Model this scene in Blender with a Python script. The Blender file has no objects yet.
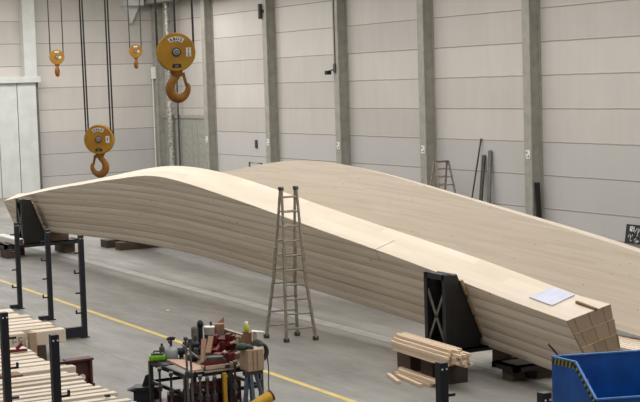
import bpy, bmesh, math, random
from mathutils import Vector, Matrix, Euler
random.seed(7)
PI = math.pi
S = bpy.context.scene
COL = S.collection

# ------------------------------------------------------------------ camera
YAW, ROLL, PITCH, CAMZ = math.radians(28.664), math.radians(1.784), math.radians(4.592), 5.2
fwd = Vector((math.sin(YAW) * math.cos(PITCH), math.cos(YAW) * math.cos(PITCH), -math.sin(PITCH)))
r0 = Vector((math.cos(YAW), -math.sin(YAW), 0))
u0 = r0.cross(fwd)
rt = r0 * math.cos(ROLL) - u0 * math.sin(ROLL)
up = u0 * math.cos(ROLL) + r0 * math.sin(ROLL)
cd = bpy.data.cameras.new('camera')
cam = bpy.data.objects.new('camera', cd)
COL.objects.link(cam)
m = Matrix((rt, up, -fwd)).transposed().to_4x4()
m.translation = Vector((0, 0, CAMZ))
cam.matrix_world = m
cd.sensor_fit = 'HORIZONTAL'
cd.sensor_width = 36
cd.lens = 1500 / 640 * 36
cd.clip_end = 400
S.camera = cam

# ------------------------------------------------------------------ world, lights, exposure
w = bpy.data.worlds.new('world')
S.world = w
w.use_nodes = True
w.node_tree.nodes['Background'].inputs[0].default_value = (1.0, 0.985, 0.965, 1)
w.node_tree.nodes['Background'].inputs[1].default_value = 0.22


def strip_light(x, y, z, sx, sy, power, col=(1.0, 0.98, 0.945)):
    d = bpy.data.lights.new('hall_and_fill_light', 'AREA')
    d.shape = 'RECTANGLE'
    d.size, d.size_y = sx, sy
    d.energy = power
    d.color = col
    o = bpy.data.objects.new('hall_and_fill_light', d)
    o.location = (x, y, z)
    COL.objects.link(o)


strip_light(4.0, 36, 10.6, 3.0, 62, 2100)
strip_light(14.8, 38, 10.6, 6.0, 62, 3800)
strip_light(24.0, 36, 10.6, 3.0, 58, 2750)
strip_light(17.0, 64.5, 10.6, 22, 2.0, 1500)  # added fill lamp out of view, there only to brighten the end wall
S.view_settings.view_transform = 'Standard'
S.view_settings.look = 'None'
S.view_settings.gamma = 1
S.view_settings.use_curve_mapping = False
S.view_settings.exposure = 0.0


# ------------------------------------------------------------------ materials
def lin(c):
    return tuple(((v / 255) / 12.92 if v / 255 <= 0.04045 else ((v / 255 + 0.055) / 1.055) ** 2.4) for v in c) + (1,)


class NT:
    def __init__(s, name):
        s.m = bpy.data.materials.new(name)
        s.m.use_nodes = True
        s.t = s.m.node_tree
        s.b = s.t.nodes['Principled BSDF']

    def n(s, typ, **kw):
        nd = s.t.nodes.new(typ)
        for k, v in kw.items():
            if k in nd.inputs.keys():
                nd.inputs[k].default_value = v
            else:
                setattr(nd, k, v)
        return nd

    def l(s, a, b):
        s.t.links.new(a, b)

    def math(s, op, a, b=None, c=None):
        nd = s.t.nodes.new('ShaderNodeMath')
        nd.operation = op
        for i, v in enumerate((a, b, c)):
            if v is None:
                continue
            if isinstance(v, (int, float)):
                nd.inputs[i].default_value = v
            else:
                s.l(v, nd.inputs[i])
        return nd.outputs[0]

    def mix(s, fac, a, b, mode='MIX'):
        nd = s.t.nodes.new('ShaderNodeMix')
        nd.data_type = 'RGBA'
        nd.blend_type = mode
        for i, v in ((0, fac), (6, a), (7, b)):
            if isinstance(v, (int, float)):
                nd.inputs[i].default_value = v
            elif isinstance(v, tuple):
                nd.inputs[i].default_value = v
            else:
                s.l(v, nd.inputs[i])
        return nd.outputs[2]

    def noise(s, vec, scale, detail=3, rough=0.55):
        nd = s.n('ShaderNodeTexNoise')
        nd.inputs['Scale'].default_value = scale
        nd.inputs['Detail'].default_value = detail
        nd.inputs['Roughness'].default_value = rough
        if vec is not None:
            s.l(vec, nd.inputs['Vector'])
        return nd.outputs['Fac']

    def ramp(s, v, lo, hi):
        nd = s.n('ShaderNodeMapRange')
        nd.inputs['From Min'].default_value = lo
        nd.inputs['From Max'].default_value = hi
        s.l(v, nd.inputs['Value'])
        return nd.outputs[0]

    def scale(s, vec, sc):
        nd = s.n('ShaderNodeMapping')
        nd.inputs['Scale'].default_value = sc
        s.l(vec, nd.inputs['Vector'])
        return nd.outputs[0]

    def white(s, vec):
        nd = s.n('ShaderNodeTexWhiteNoise', noise_dimensions='3D')
        s.l(vec, nd.inputs['Vector'])
        return nd.outputs['Value']

    def done(s, color, rough=0.6, metal=0.0, bump=None, bstr=0.2):
        if isinstance(color, tuple):
            s.b.inputs['Base Color'].default_value = color
        else:
            s.l(color, s.b.inputs['Base Color'])
        if isinstance(rough, (int, float)):
            s.b.inputs['Roughness'].default_value = rough
        else:
            s.l(rough, s.b.inputs['Roughness'])
        s.b.inputs['Metallic'].default_value = metal
        if bump is not None:
            bn = s.n('ShaderNodeBump')
            bn.inputs['Strength'].default_value = bstr
            bn.inputs['Distance'].default_value = 0.01
            s.l(bump, bn.inputs['Height'])
            s.l(bn.outputs[0], s.b.inputs['Normal'])
        return s.m


def pm(name, c1, c2=None, scale=6, rough=0.5, metal=0.0):
    """plain surface with a slight procedural mottling between two tones"""
    t = NT(name)
    c1 = lin(c1)
    c2 = lin(c2) if c2 else tuple(v * 0.8 for v in c1[:3]) + (1,)
    tc = t.n('ShaderNodeTexCoord')
    f = t.ramp(t.noise(tc.outputs['Object'], scale), 0.35, 0.65)
    return t.done(t.mix(f, c1, c2), rough, metal)


def glulam_mat(name, light, dark, wt=0.36, ws=0.22, wl=1.0, wg=0.42):
    t = NT(name)
    uv = t.n('ShaderNodeUVMap', uv_map='grain').outputs[0]
    sep = t.n('ShaderNodeSeparateXYZ')
    t.l(uv, sep.inputs[0])
    u, v = sep.outputs[0], sep.outputs[1]
    lay = t.math('FLOOR', t.math('DIVIDE', v, 0.2))
    lam = t.math('FLOOR', t.math('DIVIDE', v, 0.05))

    def comb(a, b, c=0.0):
        nd = t.n('ShaderNodeCombineXYZ')
        for i, q in enumerate((a, b, c)):
            if isinstance(q, (int, float)):
                nd.inputs[i].default_value = q
            else:
                t.l(q, nd.inputs[i])
        return nd.outputs[0]
    off = t.math('MULTIPLY', t.white(comb(lam, 3.0)), 9.0)
    brd = t.math('FLOOR', t.math('DIVIDE', t.math('ADD', u, off), 3.2))
    tone = t.white(comb(lay, 1.0))
    btone = t.white(comb(brd, lam, 5.0))
    grain = t.noise(t.scale(uv, (0.5, 18, 1)), 1.0, 4, 0.6)
    fr = t.math('FRACT', t.math('DIVIDE', v, 0.2))
    seam = t.math('LESS_THAN', fr, 0.11)
    # each glued block has a slightly rounded, darker lower arris
    fac = t.math('ADD', t.math('MULTIPLY', grain, wg), t.math('MULTIPLY', tone, wt))
    fac = t.math('ADD', fac, t.math('MULTIPLY', btone, 0.22))
    fac = t.math('ADD', t.math('SUBTRACT', fac, 0.20), t.math('MULTIPLY', seam, ws))
    c = t.mix(t.ramp(fac, 0.0, 1.0), lin(light), lin(dark))
    # knots
    vo = t.n('ShaderNodeTexVoronoi', feature='F1')
    t.l(t.scale(uv, (1.9, 3.4, 1) if wl else (3.2, 5.0, 1)), vo.inputs['Vector'])
    vo.inputs['Scale'].default_value = 1.0
    kn = t.math('MULTIPLY', t.math('LESS_THAN', vo.outputs['Distance'], 0.066), t.math('LESS_THAN', v, 15.0))
    c = t.mix(t.math('MULTIPLY', kn, 0.55), c, lin((110, 78, 50)))
    # every glued layer is slightly rounded over its height
    rnd_ = t.math('MULTIPLY', t.math('MULTIPLY', fr, t.math('SUBTRACT', 1.0, fr)), 6.5 * wl)
    h = t.math('ADD', t.math('MULTIPLY', grain, 0.15), rnd_)
    return t.done(c, 0.62, 0, h, 0.8)


def board_mat(name, light, dark, sx=(1.2, 30, 30)):
    t = NT(name)
    tc = t.n('ShaderNodeTexCoord')
    oi = t.n('ShaderNodeObjectInfo')
    g = t.noise(t.scale(tc.outputs['Object'], sx), 1.0, 3)
    f = t.math('ADD', t.math('MULTIPLY', g, 0.7), t.math('MULTIPLY', oi.outputs['Random'], 0.45))
    c = t.mix(t.ramp(f, 0.2, 0.95), lin(light), lin(dark))
    return t.done(c, 0.65)


def wall_mat(name, z0, axis, y0, bay):
    t = NT(name)
    g = t.n('ShaderNodeNewGeometry')
    sep = t.n('ShaderNodeSeparateXYZ')
    t.l(g.outputs['Position'], sep.inputs[0])
    zz = t.math('DIVIDE', t.math('SUBTRACT', sep.outputs[2], z0), 1.09)
    row = t.math('FLOOR', zz)
    fr = t.math('FRACT', zz)
    b = t.math('FLOOR', t.math('DIVIDE', t.math('SUBTRACT', sep.outputs[axis], y0), bay))
    cb = t.n('ShaderNodeCombineXYZ')
    t.l(row, cb.inputs[0])
    t.l(b, cb.inputs[1])
    tone = t.white(cb.outputs[0])
    n1 = t.noise(g.outputs['Position'], 0.55, 4)
    n2 = t.noise(t.scale(g.outputs['Position'], (3, 3, 0.35)), 1.0, 3)
    f = t.math('ADD', t.math('MULTIPLY', tone, 0.5), t.math('ADD', t.math('MULTIPLY', n1, 0.45), t.math('MULTIPLY', n2, 0.3)))
    c = t.mix(t.ramp(f, 0.15, 1.05), lin((206, 201, 195)), lin((176, 170, 164)))
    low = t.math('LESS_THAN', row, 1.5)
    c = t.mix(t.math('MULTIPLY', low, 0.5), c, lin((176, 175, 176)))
    wob = t.math('MULTIPLY', t.math('SUBTRACT', t.noise(g.outputs['Position'], 1.3, 2), 0.5), 0.03)
    groove = t.math('LESS_THAN', t.math('ABSOLUTE', t.math('SUBTRACT', fr, t.math('ADD', 0.028, wob))), 0.020)
    lip = t.math('LESS_THAN', t.math('ABSOLUTE', t.math('SUBTRACT', fr, 0.06)), 0.018)
    c = t.mix(t.math('MULTIPLY', lip, 0.25), c, lin((222, 216, 205)))
    c = t.mix(t.math('MULTIPLY', groove, 0.6), c, lin((105, 98, 90)))
    h = t.math('SUBTRACT', 1.0, groove)
    return t.done(c, 0.75, 0, h, 0.5)


def floor_mat():
    t = NT('polished_concrete')
    g = t.n('ShaderNodeNewGeometry')
    p = g.outputs['Position']
    n1 = t.noise(p, 0.16, 5, 0.6)
    n2 = t.noise(t.scale(p, (2.2, 0.5, 1)), 1.0, 5, 0.65)
    n3 = t.noise(p, 9, 3)
    f = t.math('ADD', t.math('MULTIPLY', n1, 0.6), t.math('ADD', t.math('MULTIPLY', n2, 0.45), t.math('MULTIPLY', n3, 0.12)))
    c = t.mix(t.ramp(f, 0.38, 0.80), lin((146, 143, 138)), lin((96, 94, 89)))
    sep = t.n('ShaderNodeSeparateXYZ')
    t.l(p, sep.inputs[0])
    # saw-cut joints and tyre scuffs
    jy = t.math('LESS_THAN', t.math('FRACT', t.math('DIVIDE', t.math('ADD', sep.outputs[1], 1.0), 6.0)), 0.006)
    jx = t.math('LESS_THAN', t.math('FRACT', t.math('DIVIDE', t.math('ADD', sep.outputs[0], 1.8), 6.0)), 0.006)
    c = t.mix(t.math('MULTIPLY', t.math('MAXIMUM', jx, jy), 0.45), c, lin((96, 93, 88)))
    sc = t.ramp(t.noise(t.scale(p, (0.9, 0.22, 1)), 1.0, 3, 0.5), 0.60, 0.72)
    c = t.mix(t.math('MULTIPLY', sc, 0.30), c, lin((92, 90, 87)))
    r = t.math('ADD', 0.42, t.math('MULTIPLY', n2, 0.25))
    return t.done(c, r)


M = {
    'glulam': glulam_mat('glulam_spruce', (230, 218, 200), (168, 145, 121)),
    'glulam_plain': glulam_mat('glulam_spruce_plain', (210, 198, 181), (172, 156, 138), 0.06, 0.0, 0.0, 0.75),
    'endgrain': None,
    'board': board_mat('spruce_board', (236, 224, 208), (204, 186, 164)),
    'stick': board_mat('pine_stick', (236, 216, 192), (200, 172, 142), (30, 1.2, 30)),
    'old_wood': board_mat('weathered_timber', (96, 76, 60), (52, 42, 34), (2, 14, 14)),
    'brown_board': board_mat('brown_board', (150, 112, 82), (108, 78, 56), (14, 14, 1.5)),
    'tan_board': board_mat('tan_board', (178, 154, 128), (150, 126, 102), (2, 14, 14)),
    'ply': board_mat('plywood', (205, 172, 148), (180, 146, 122), (3, 8, 8)),
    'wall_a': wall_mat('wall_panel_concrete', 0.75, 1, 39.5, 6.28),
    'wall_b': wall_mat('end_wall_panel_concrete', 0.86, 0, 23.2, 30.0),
    'floor': floor_mat(),
    'ceiling': pm('ceiling_white', (205, 203, 198), (190, 188, 182)),
    'column': pm('column_grey_paint', (160, 157, 147), (146, 143, 134), 3, 0.6),
    'door': pm('door_pale_steel', (206, 208, 204), (196, 198, 194), 2, 0.5),
    'gate': pm('gate_grey_steel', (158, 157, 149), (142, 141, 133), 5, 0.6),
    'seam': pm('seam_dark', (140, 142, 138), (128, 130, 126)),
    'foil': pm('foil_lagging', (205, 203, 195), (130, 128, 120), 7, 0.35, 0.4),
    'black_steel': pm('black_steel', (30, 31, 36), (20, 21, 25), 5, 0.45),
    'navy_steel': pm('dark_navy_steel', (24, 27, 38), (16, 18, 27), 5, 0.45),
    'gusset': pm('dark_brown_steel', (27, 23, 21), (18, 16, 15), 5, 0.55),
    'grey_steel': pm('grey_steel', (128, 126, 120), (98, 96, 92), 9, 0.4, 0.5),
    'dark_grey': pm('dark_grey', (74, 72, 70), (54, 53, 52), 8, 0.5),
    'mid_grey': pm('mid_grey', (112, 110, 106), (92, 90, 87), 8, 0.5),
    'alu': pm('worn_aluminium', (158, 148, 134), (128, 119, 107), 12, 0.5),
    'yellow_crane': pm('crane_yellow', (180, 132, 24), (162, 114, 18), 4, 0.55),
    'hook_ochre': pm('hook_ochre', (152, 100, 22), (126, 80, 18), 6, 0.6),
    'cable': pm('steel_cable', (66, 64, 62), (44, 43, 42), 20, 0.5),
    'white': pm('white_label', (232, 230, 224), (222, 220, 214)),
    'black': pm('black_print', (22, 22, 24), (16, 16, 18)),
    'paper': pm('bluish_paper', (206, 209, 224), (194, 197, 214), 6, 0.7),
    'skip_blue': pm('skip_blue_paint', (20, 88, 172), (16, 74, 148), 3, 0.38),
    'skip_edge': pm('skip_edge_paint', (74, 134, 205), (60, 116, 186), 8, 0.4),
    'yellow_line': pm('yellow_floor_paint', (214, 190, 96), (190, 168, 92), 3, 0.55),
    'white_line': pm('pale_floor_paint', (178, 176, 171), (160, 158, 153), 2, 0.5),
    'red': pm('red_tool_paint', (124, 18, 28), (92, 12, 20), 9, 0.45),
    'dark_red': pm('dark_red_paint', (92, 28, 26), (68, 20, 20), 6, 0.5),
    'brown_steel': pm('red_oxide_steel', (88, 46, 36), (66, 34, 28), 5, 0.55),
    'lime': pm('lime_plastic', (132, 190, 36), (112, 168, 28), 6, 0.4),
    'lime_yellow': pm('lime_yellow_label', (190, 200, 50), (164, 176, 40), 6, 0.4),
    'grey_plastic': pm('pale_grey_plastic', (170, 172, 174), (150, 152, 155), 6, 0.45),
    'cardboard': pm('cardboard', (158, 126, 100), (132, 104, 82), 6, 0.75),
    'cream_box': pm('cream_card', (196, 178, 158), (176, 156, 136), 5, 0.7),
    'indigo': pm('indigo_box', (40, 38, 66), (30, 28, 50), 6, 0.5),
    'green_cloth': pm('dark_green_tool', (40, 58, 50), (26, 40, 34), 9, 0.6),
    'safety_yellow': pm('safety_yellow', (214, 168, 34), (190, 144, 26), 5, 0.5),
    'steel_blue': pm('blue_grey_steel', (92, 104, 116), (70, 80, 92), 7, 0.45),
    'bin_black': pm('black_plastic', (40, 42, 48), (30, 32, 37), 6, 0.5),
    'board_black': pm('blackboard', (28, 29, 30), (20, 20, 22), 6, 0.6),
    'hazard_yellow': pm('hazard_yellow', (140, 142, 70), (124, 126, 62), 6, 0.5),
    'rubber': pm('rubber', (70, 66, 62), (54, 51, 48), 8, 0.7),
}


def end_mat():
    t = NT('glulam_end_grain')
    uv = t.n('ShaderNodeUVMap', uv_map='grain').outputs[0]
    sep = t.n('ShaderNodeSeparateXYZ')
    t.l(uv, sep.inputs[0])
    u, v = sep.outputs[0], sep.outputs[1]
    row = t.math('FLOOR', t.math('DIVIDE', v, 0.2))
    cb = t.n('ShaderNodeCombineXYZ')
    t.l(row, cb.inputs[0])
    uo = t.math('ADD', u, t.math('MULTIPLY', t.white(cb.outputs[0]), 0.2))
    colm = t.math('FLOOR', t.math('DIVIDE', uo, 0.21))
    c2 = t.n('ShaderNodeCombineXYZ')
    t.l(row, c2.inputs[0])
    t.l(colm, c2.inputs[1])
    tone = t.white(c2.outputs[0])
    fv = t.math('FRACT', t.math('DIVIDE', v, 0.2))
    fu = t.math('FRACT', t.math('DIVIDE', uo, 0.21))
    seam = t.math('LESS_THAN', fu, 0.10)
    gap = t.math('GREATER_THAN', fv, 0.88)
    n = t.noise(uv, 22, 3)
    f = t.math('ADD', t.math('MULTIPLY', tone, 0.55), t.math('MULTIPLY', n, 0.4))
    c = t.mix(t.ramp(f, 0.1, 0.95), lin((168, 146, 122)), lin((132, 110, 88)))
    c = t.mix(t.math('MULTIPLY', seam, 0.5), c, lin((96, 76, 58)))
    return t.done(c, 0.7)


M['endgrain'] = end_mat()


# ------------------------------------------------------------------ mesh builder
class MB:
    def __init__(s, mtx=None):
        s.v, s.f, s.sm = [], [], []
        s.m = mtx or Matrix()

    def add(s, verts, faces, smooth=False):
        b = len(s.v)
        s.v += [s.m @ Vector(p) for p in verts]
        s.f += [tuple(b + i for i in f) for f in faces]
        s.sm += [smooth] * len(faces)
        return s

    def box(s, x0, x1, y0, y1, z0, z1):
        return s.add([(x0, y0, z0), (x1, y0, z0), (x1, y1, z0), (x0, y1, z0), (x0, y0, z1), (x1, y0, z1), (x1, y1, z1), (x0, y1, z1)],
                     [(0, 3, 2, 1), (4, 5, 6, 7), (0, 1, 5, 4), (1, 2, 6, 5), (2, 3, 7, 6), (3, 0, 4, 7)])

    def bar(s, a, b, wd, ht, upv=(0, 0, 1)):
        a, b = Vector(a), Vector(b)
        d = (b - a).normalized()
        u = Vector(upv)
        if abs(d.dot(u)) > 0.98:
            u = Vector((0, 1, 0))
        sd = d.cross(u).normalized()
        u = sd.cross(d).normalized()
        q = [sd * (i * wd / 2) + u * (j * ht / 2) for i, j in ((-1, -1), (1, -1), (1, 1), (-1, 1))]
        return s.add([a + p for p in q] + [b + p for p in q],
                     [(0, 3, 2, 1), (4, 5, 6, 7), (0, 1, 5, 4), (1, 2, 6, 5), (2, 3, 7, 6), (3, 0, 4, 7)])

    def tube(s, pts, rad, n=10, closed=False, caps=True):
        pts = [Vector(p) for p in pts]
        k = len(pts)
        rr = rad if isinstance(rad, (list, tuple)) else [rad] * k
        ring, ref = [], None
        for i, p in enumerate(pts):
            if closed:
                d = pts[(i + 1) % k] - pts[i - 1]
            else:
                d = pts[min(i + 1, k - 1)] - pts[max(i - 1, 0)]
            d.normalize()
            if ref is None:
                ref = Vector((0, 0, 1)) if abs(d.z) < 0.9 else Vector((0, 1, 0))
            sd = d.cross(ref).normalized()
            ref = sd.cross(d).normalized()
            ring.append([p + (sd * math.cos(2 * PI * j / n) + ref * math.sin(2 * PI * j / n)) * rr[i] for j in range(n)])
        vs = [q for r in ring for q in r]
        fs = []
        for i in range(k if closed else k - 1):
            a, b = i * n, ((i + 1) % k) * n
            for j in range(n):
                fs.append((a + j, a + (j + 1) % n, b + (j + 1) % n, b + j))
        s.add(vs, fs, True)
        if caps and not closed:
            s.add(ring[0], [tuple(range(n - 1, -1, -1))])
            s.add(ring[-1], [tuple(range(n))])
        return s

    def cyl(s, a, b, r, r2=None, n=16):
        return s.tube([a, b], [r, r if r2 is None else r2], n)

    def lathe(s, prof, c=(0, 0, 0), axis='z', n=20):
        """prof: list of (radius, height)"""
        vs, fs = [], []
        c = Vector(c)
        for r, h in prof:
            for j in range(n):
                a = 2 * PI * j / n
                p = (r * math.cos(a), r * math.sin(a), h)
                if axis == 'y':
                    p = (p[0], -p[2], p[1])
                if axis == 'x':
                    p = (p[2], p[0], p[1])
                vs.append(c + Vector(p))
        for i in range(len(prof) - 1):
            for j in range(n):
                fs.append((i * n + j, i * n + (j + 1) % n, (i + 1) * n + (j + 1) % n, (i + 1) * n + j))
        s.add(vs, fs, True)
        for i, rev in ((0, True), (len(prof) - 1, False)):
            if prof[i][0] > 1e-4:
                ix = list(range(n))
                s.add(vs[i * n:(i + 1) * n], [tuple(reversed(ix)) if rev else tuple(ix)])
        return s

    def prism(s, poly, axis, a, b):
        """poly of 2-D points in the two other axes, extruded from a to b"""
        def P(p, t):
            return {'x': (t, p[0], p[1]), 'y': (p[0], t, p[1]), 'z': (p[0], p[1], t)}[axis]
        n = len(poly)
        vs = [P(p, a) for p in poly] + [P(p, b) for p in poly]
        fs = [tuple(range(n - 1, -1, -1)), tuple(range(n, 2 * n))] + [(i, (i + 1) % n, n + (i + 1) % n, n + i) for i in range(n)]
        return s.add(vs, fs)

    def build(s, name, mat, parent=None, loc=None, bevel=0, label=None, cat=None, group=None, kind=None):
        me = bpy.data.meshes.new(name)
        if parent is not None:
            o0 = world_loc(parent)
        elif loc is not None:
            o0 = Vector(loc)
        else:
            xs = [v.x for v in s.v]
            ys = [v.y for v in s.v]
            o0 = Vector(((min(xs) + max(xs)) / 2, (min(ys) + max(ys)) / 2, min(v.z for v in s.v)))
        me.from_pydata([v - o0 for v in s.v], [], s.f)
        me.polygons.foreach_set('use_smooth', s.sm)
        bm = bmesh.new()
        bm.from_mesh(me)
        bmesh.ops.recalc_face_normals(bm, faces=bm.faces)
        bm.to_mesh(me)
        bm.free()
        me.materials.append(M[mat])
        o = bpy.data.objects.new(name, me)
        COL.objects.link(o)
        if parent is not None:
            o.parent = parent
        else:
            o.location = o0
        if bevel:
            bv = o.modifiers.new('edge', 'BEVEL')
            bv.width = bevel
            bv.segments = 2
            bv.limit_method = 'ANGLE'
        tag(o, label, cat, group, kind)
        return o


def world_loc(o):
    p = Vector(o.location)
    while o.parent is not None:
        o = o.parent
        p = p + o.location
    return p


def tag(o, label=None, cat=None, group=None, kind=None):
    for k, v in (('label', label), ('category', cat), ('group', group), ('kind', kind)):
        if v:
            o[k] = v


def thing(name, label, cat, loc, group=None):
    o = bpy.data.objects.new(name, None)
    o.empty_display_size = 0.2
    o.location = loc
    COL.objects.link(o)
    tag(o, label, cat, group)
    return o


def text(body, size, mtx, mat, parent, name='lettering', depth=0.002):
    c = bpy.data.curves.new(name, 'FONT')
    c.body = body
    c.size = size
    c.align_x = 'CENTER'
    c.align_y = 'CENTER'
    c.extrude = depth
    c.offset = size * 0.02
    tmp = bpy.data.objects.new(name, c)
    COL.objects.link(tmp)
    bpy.context.view_layer.update()
    me = bpy.data.meshes.new_from_object(tmp.evaluated_get(bpy.context.evaluated_depsgraph_get()))
    bpy.data.objects.remove(tmp)
    me.transform(mtx)
    me.transform(Matrix.Translation(-world_loc(parent)))
    me.materials.clear()
    me.materials.append(M[mat])
    o = bpy.data.objects.new(name, me)
    COL.objects.link(o)
    o.parent = parent
    return o


def curve(pts, n=8):
    """Catmull-Rom through the points"""
    P = [Vector(p) for p in pts]
    P = [P[0] * 2 - P[1]] + P + [P[-1] * 2 - P[-2]]
    out = []
    for i in range(1, len(P) - 2):
        for j in range(n):
            t = j / n
            a, b, c, d = P[i - 1:i + 3]
            out.append(0.5 * ((2 * b) + (c - a) * t + (2 * a - 5 * b + 4 * c - d) * t * t + (3 * b - a - 3 * c + d) * t ** 3))
    out.append(P[-2])
    return out


def tab(T, y):
    """smooth look-up in a table of (y, value)"""
    if y <= T[0][0]:
        i = 0
    elif y >= T[-1][0]:
        i = len(T) - 2
    else:
        i = max(k for k in range(len(T) - 1) if T[k][0] <= y)
    p1, p2 = T[i], T[i + 1]
    h = p2[0] - p1[0]
    t = (y - p1[0]) / h

    def sl(k):
        a, b = T[max(k - 1, 0)], T[min(k + 1, len(T) - 1)]
        return (b[1] - a[1]) / (b[0] - a[0])
    if t < 0 or t > 1:
        return p1[1] + (p2[1] - p1[1]) * t
    m1, m2 = sl(i) * h, sl(i + 1) * h
    return (2 * t ** 3 - 3 * t * t + 1) * p1[1] + (t ** 3 - 2 * t * t + t) * m1 + (-2 * t ** 3 + 3 * t * t) * p2[1] + (t ** 3 - t * t) * m2


# ------------------------------------------------------------------ the setting
WX, WY = 30.0, 71.45
MB().box(-8, WX, -4, WY, -0.3, 0).build('floor', 'floor', kind='structure', loc=(0, 0, 0))
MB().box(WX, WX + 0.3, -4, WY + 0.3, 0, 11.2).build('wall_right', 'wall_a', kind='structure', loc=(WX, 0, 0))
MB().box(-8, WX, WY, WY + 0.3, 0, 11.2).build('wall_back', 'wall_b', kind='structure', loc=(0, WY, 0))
MB().box(-8, WX + 0.3, -4, WY + 0.3, 11.2, 11.4).build('ceiling', 'ceiling', kind='structure', loc=(0, 0, 11.2))
MB().box(11.81, 11.93, 4, 60, 0.0, 0.004).build('trim_1', 'yellow_line', kind='structure')
MB().box(15.17, 15.48, 4, 66, 0.0, 0.004).build('trim_2', 'white_line', kind='structure')

# wall columns: steel H sections along the long wall
COLY = [33.2, 39.55, 45.89, 52.16, 58.41, 64.84, 70.89]
pillars = []
for i, y in enumerate(COLY):
    b = MB()
    y1 = y + 0.40
    b.box(29.54, 29.60, y, y1, 0, 11.2)
    b.box(29.94, 30.0, y, y1, 0, 11.2)
    b.box(29.60, 29.94, y + 0.07, y + 0.33, 0, 11.2)
    p = b.build('pillar', 'column', kind='structure', loc=(29.7, y, 0))
    pillars.append(p)
    if 0 < i < 6:
        q = MB().box(29.525, 29.54, y + 0.09, y + 0.31, 2.44, 2.72).build('number_plate', 'white', p)
        MB().box(29.52, 29.526, y + 0.12, y + 0.18, 2.48, 2.55).box(29.52, 29.526, y + 0.21, y + 0.28, 2.60, 2.67) \
            .box(29.52, 29.526, y + 0.22, y + 0.28, 2.49, 2.52).build('plate_print', 'mid_grey', q)
# post over the end-wall gate
MB().box(22.68, 23.30, 70.95, WY, 5.83, 11.2).build('pillar', 'door', kind='structure', loc=(22.9, 71.2, 5.83))
# crane runway along the long wall with its bracket in the corner
MB().box(28.95, 29.44, 12, 71.4, 9.3, 10.0).build('trim_3', 'column', kind='structure', loc=(29.2, 40, 9.3))
MB().box(27.95, 28.8, 70.4, WY, 9.22, 10.2).prism([(28.35, 8.35), (28.8, 9.22), (28.05, 9.22)], 'y', 71.0, WY).build(
    'trim_4', 'door', kind='structure', loc=(28.4, 71, 9.2))

# gate in the end wall: tall panels under a lintel
d = MB()
x = 12.55
while x < 23.0:
    d.box(x + 0.015, min(x + 0.945, 23.2), 70.95, 71.4, 0, 5.52)
    x += 0.97
d1 = d.build('door_1', 'door', kind='structure', loc=(20, 71.2, 0))
MB().box(12, 23.2, 71.05, 71.38, 0, 5.5).build('seam_backing', 'seam', d1)
MB().box(12, 23.42, 70.75, WY, 5.53, 5.83).build('lintel', 'door', d1, bevel=0.02)
MB().box(23.22, 23.36, 71.1, WY, 0, 5.53).build('jamb', 'mid_grey', d1)
# sliding gate on the long wall, in the far corner
d2 = MB().box(29.86, 29.99, 65.42, 70.86, 0, 3.62).build('door_2', 'gate', kind='structure', loc=(29.9, 68, 0))
MB().box(29.80, 29.86, 65.42, 70.86, 3.55, 3.70).build('top_rail', 'column', d2)
for yy in (66.8, 67.4, 70.2):
    MB().box(29.845, 29.86, yy, yy + 0.05, 0.1, 3.5).build('rib', 'column', d2)

# ------------------------------------------------------------------ the two glulam arch beams
NT_ = [(18, 1.232), (19, 1.327), (20, 1.428), (21, 1.544), (22, 1.664), (23, 1.777), (24, 1.885), (25, 1.988), (26, 2.088), (27, 2.189), (28, 2.292), (29, 2.396), (30, 2.498), (31, 2.597), (32, 2.69), (33, 2.78), (34, 2.855), (35, 2.905), (36, 2.895), (37, 2.825), (38, 2.730), (39, 2.640), (40, 2.54), (41, 2.43), (42, 2.335), (43, 2.23), (44, 2.114), (45, 2.0), (46, 1.876), (47, 1.745), (48, 1.615), (49, 1.49)]
FT_ = [(18, 1.476), (19, 1.569), (20, 1.692), (21, 1.820), (22, 1.941), (23, 2.053), (24, 2.158), (25, 2.260), (26, 2.364), (27, 2.471), (28, 2.583), (29, 2.698), (30, 2.811), (31, 2.916), (32, 3.010), (33, 3.085), (34, 3.130), (35, 3.140), (36, 3.110), (37, 3.035), (38, 2.935), (39, 2.82), (40, 2.70), (41, 2.585), (42, 2.475), (43, 2.37), (44, 2.265), (45, 2.165), (46, 2.055), (47, 1.925), (48, 1.80), (49, 1.68)]
BT_ = [(18, 0.19), (19, 0.262), (20, 0.335), (21, 0.405), (22, 0.470), (23, 0.526), (24, 0.570), (25, 0.607), (26, 0.641), (27, 0.673), (28, 0.704), (29, 0.734), (30, 0.763), (31, 0.791), (32, 0.820), (33, 0.850), (34, 0.875), (35, 0.892), (36, 0.903), (37, 0.91), (38, 0.908), (39, 0.895), (40, 0.872), (41, 0.845), (42, 0.815), (43, 0.785), (44, 0.755), (45, 0.72), (46, 0.70), (47, 0.70), (48, 0.77), (49, 0.84)]


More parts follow.
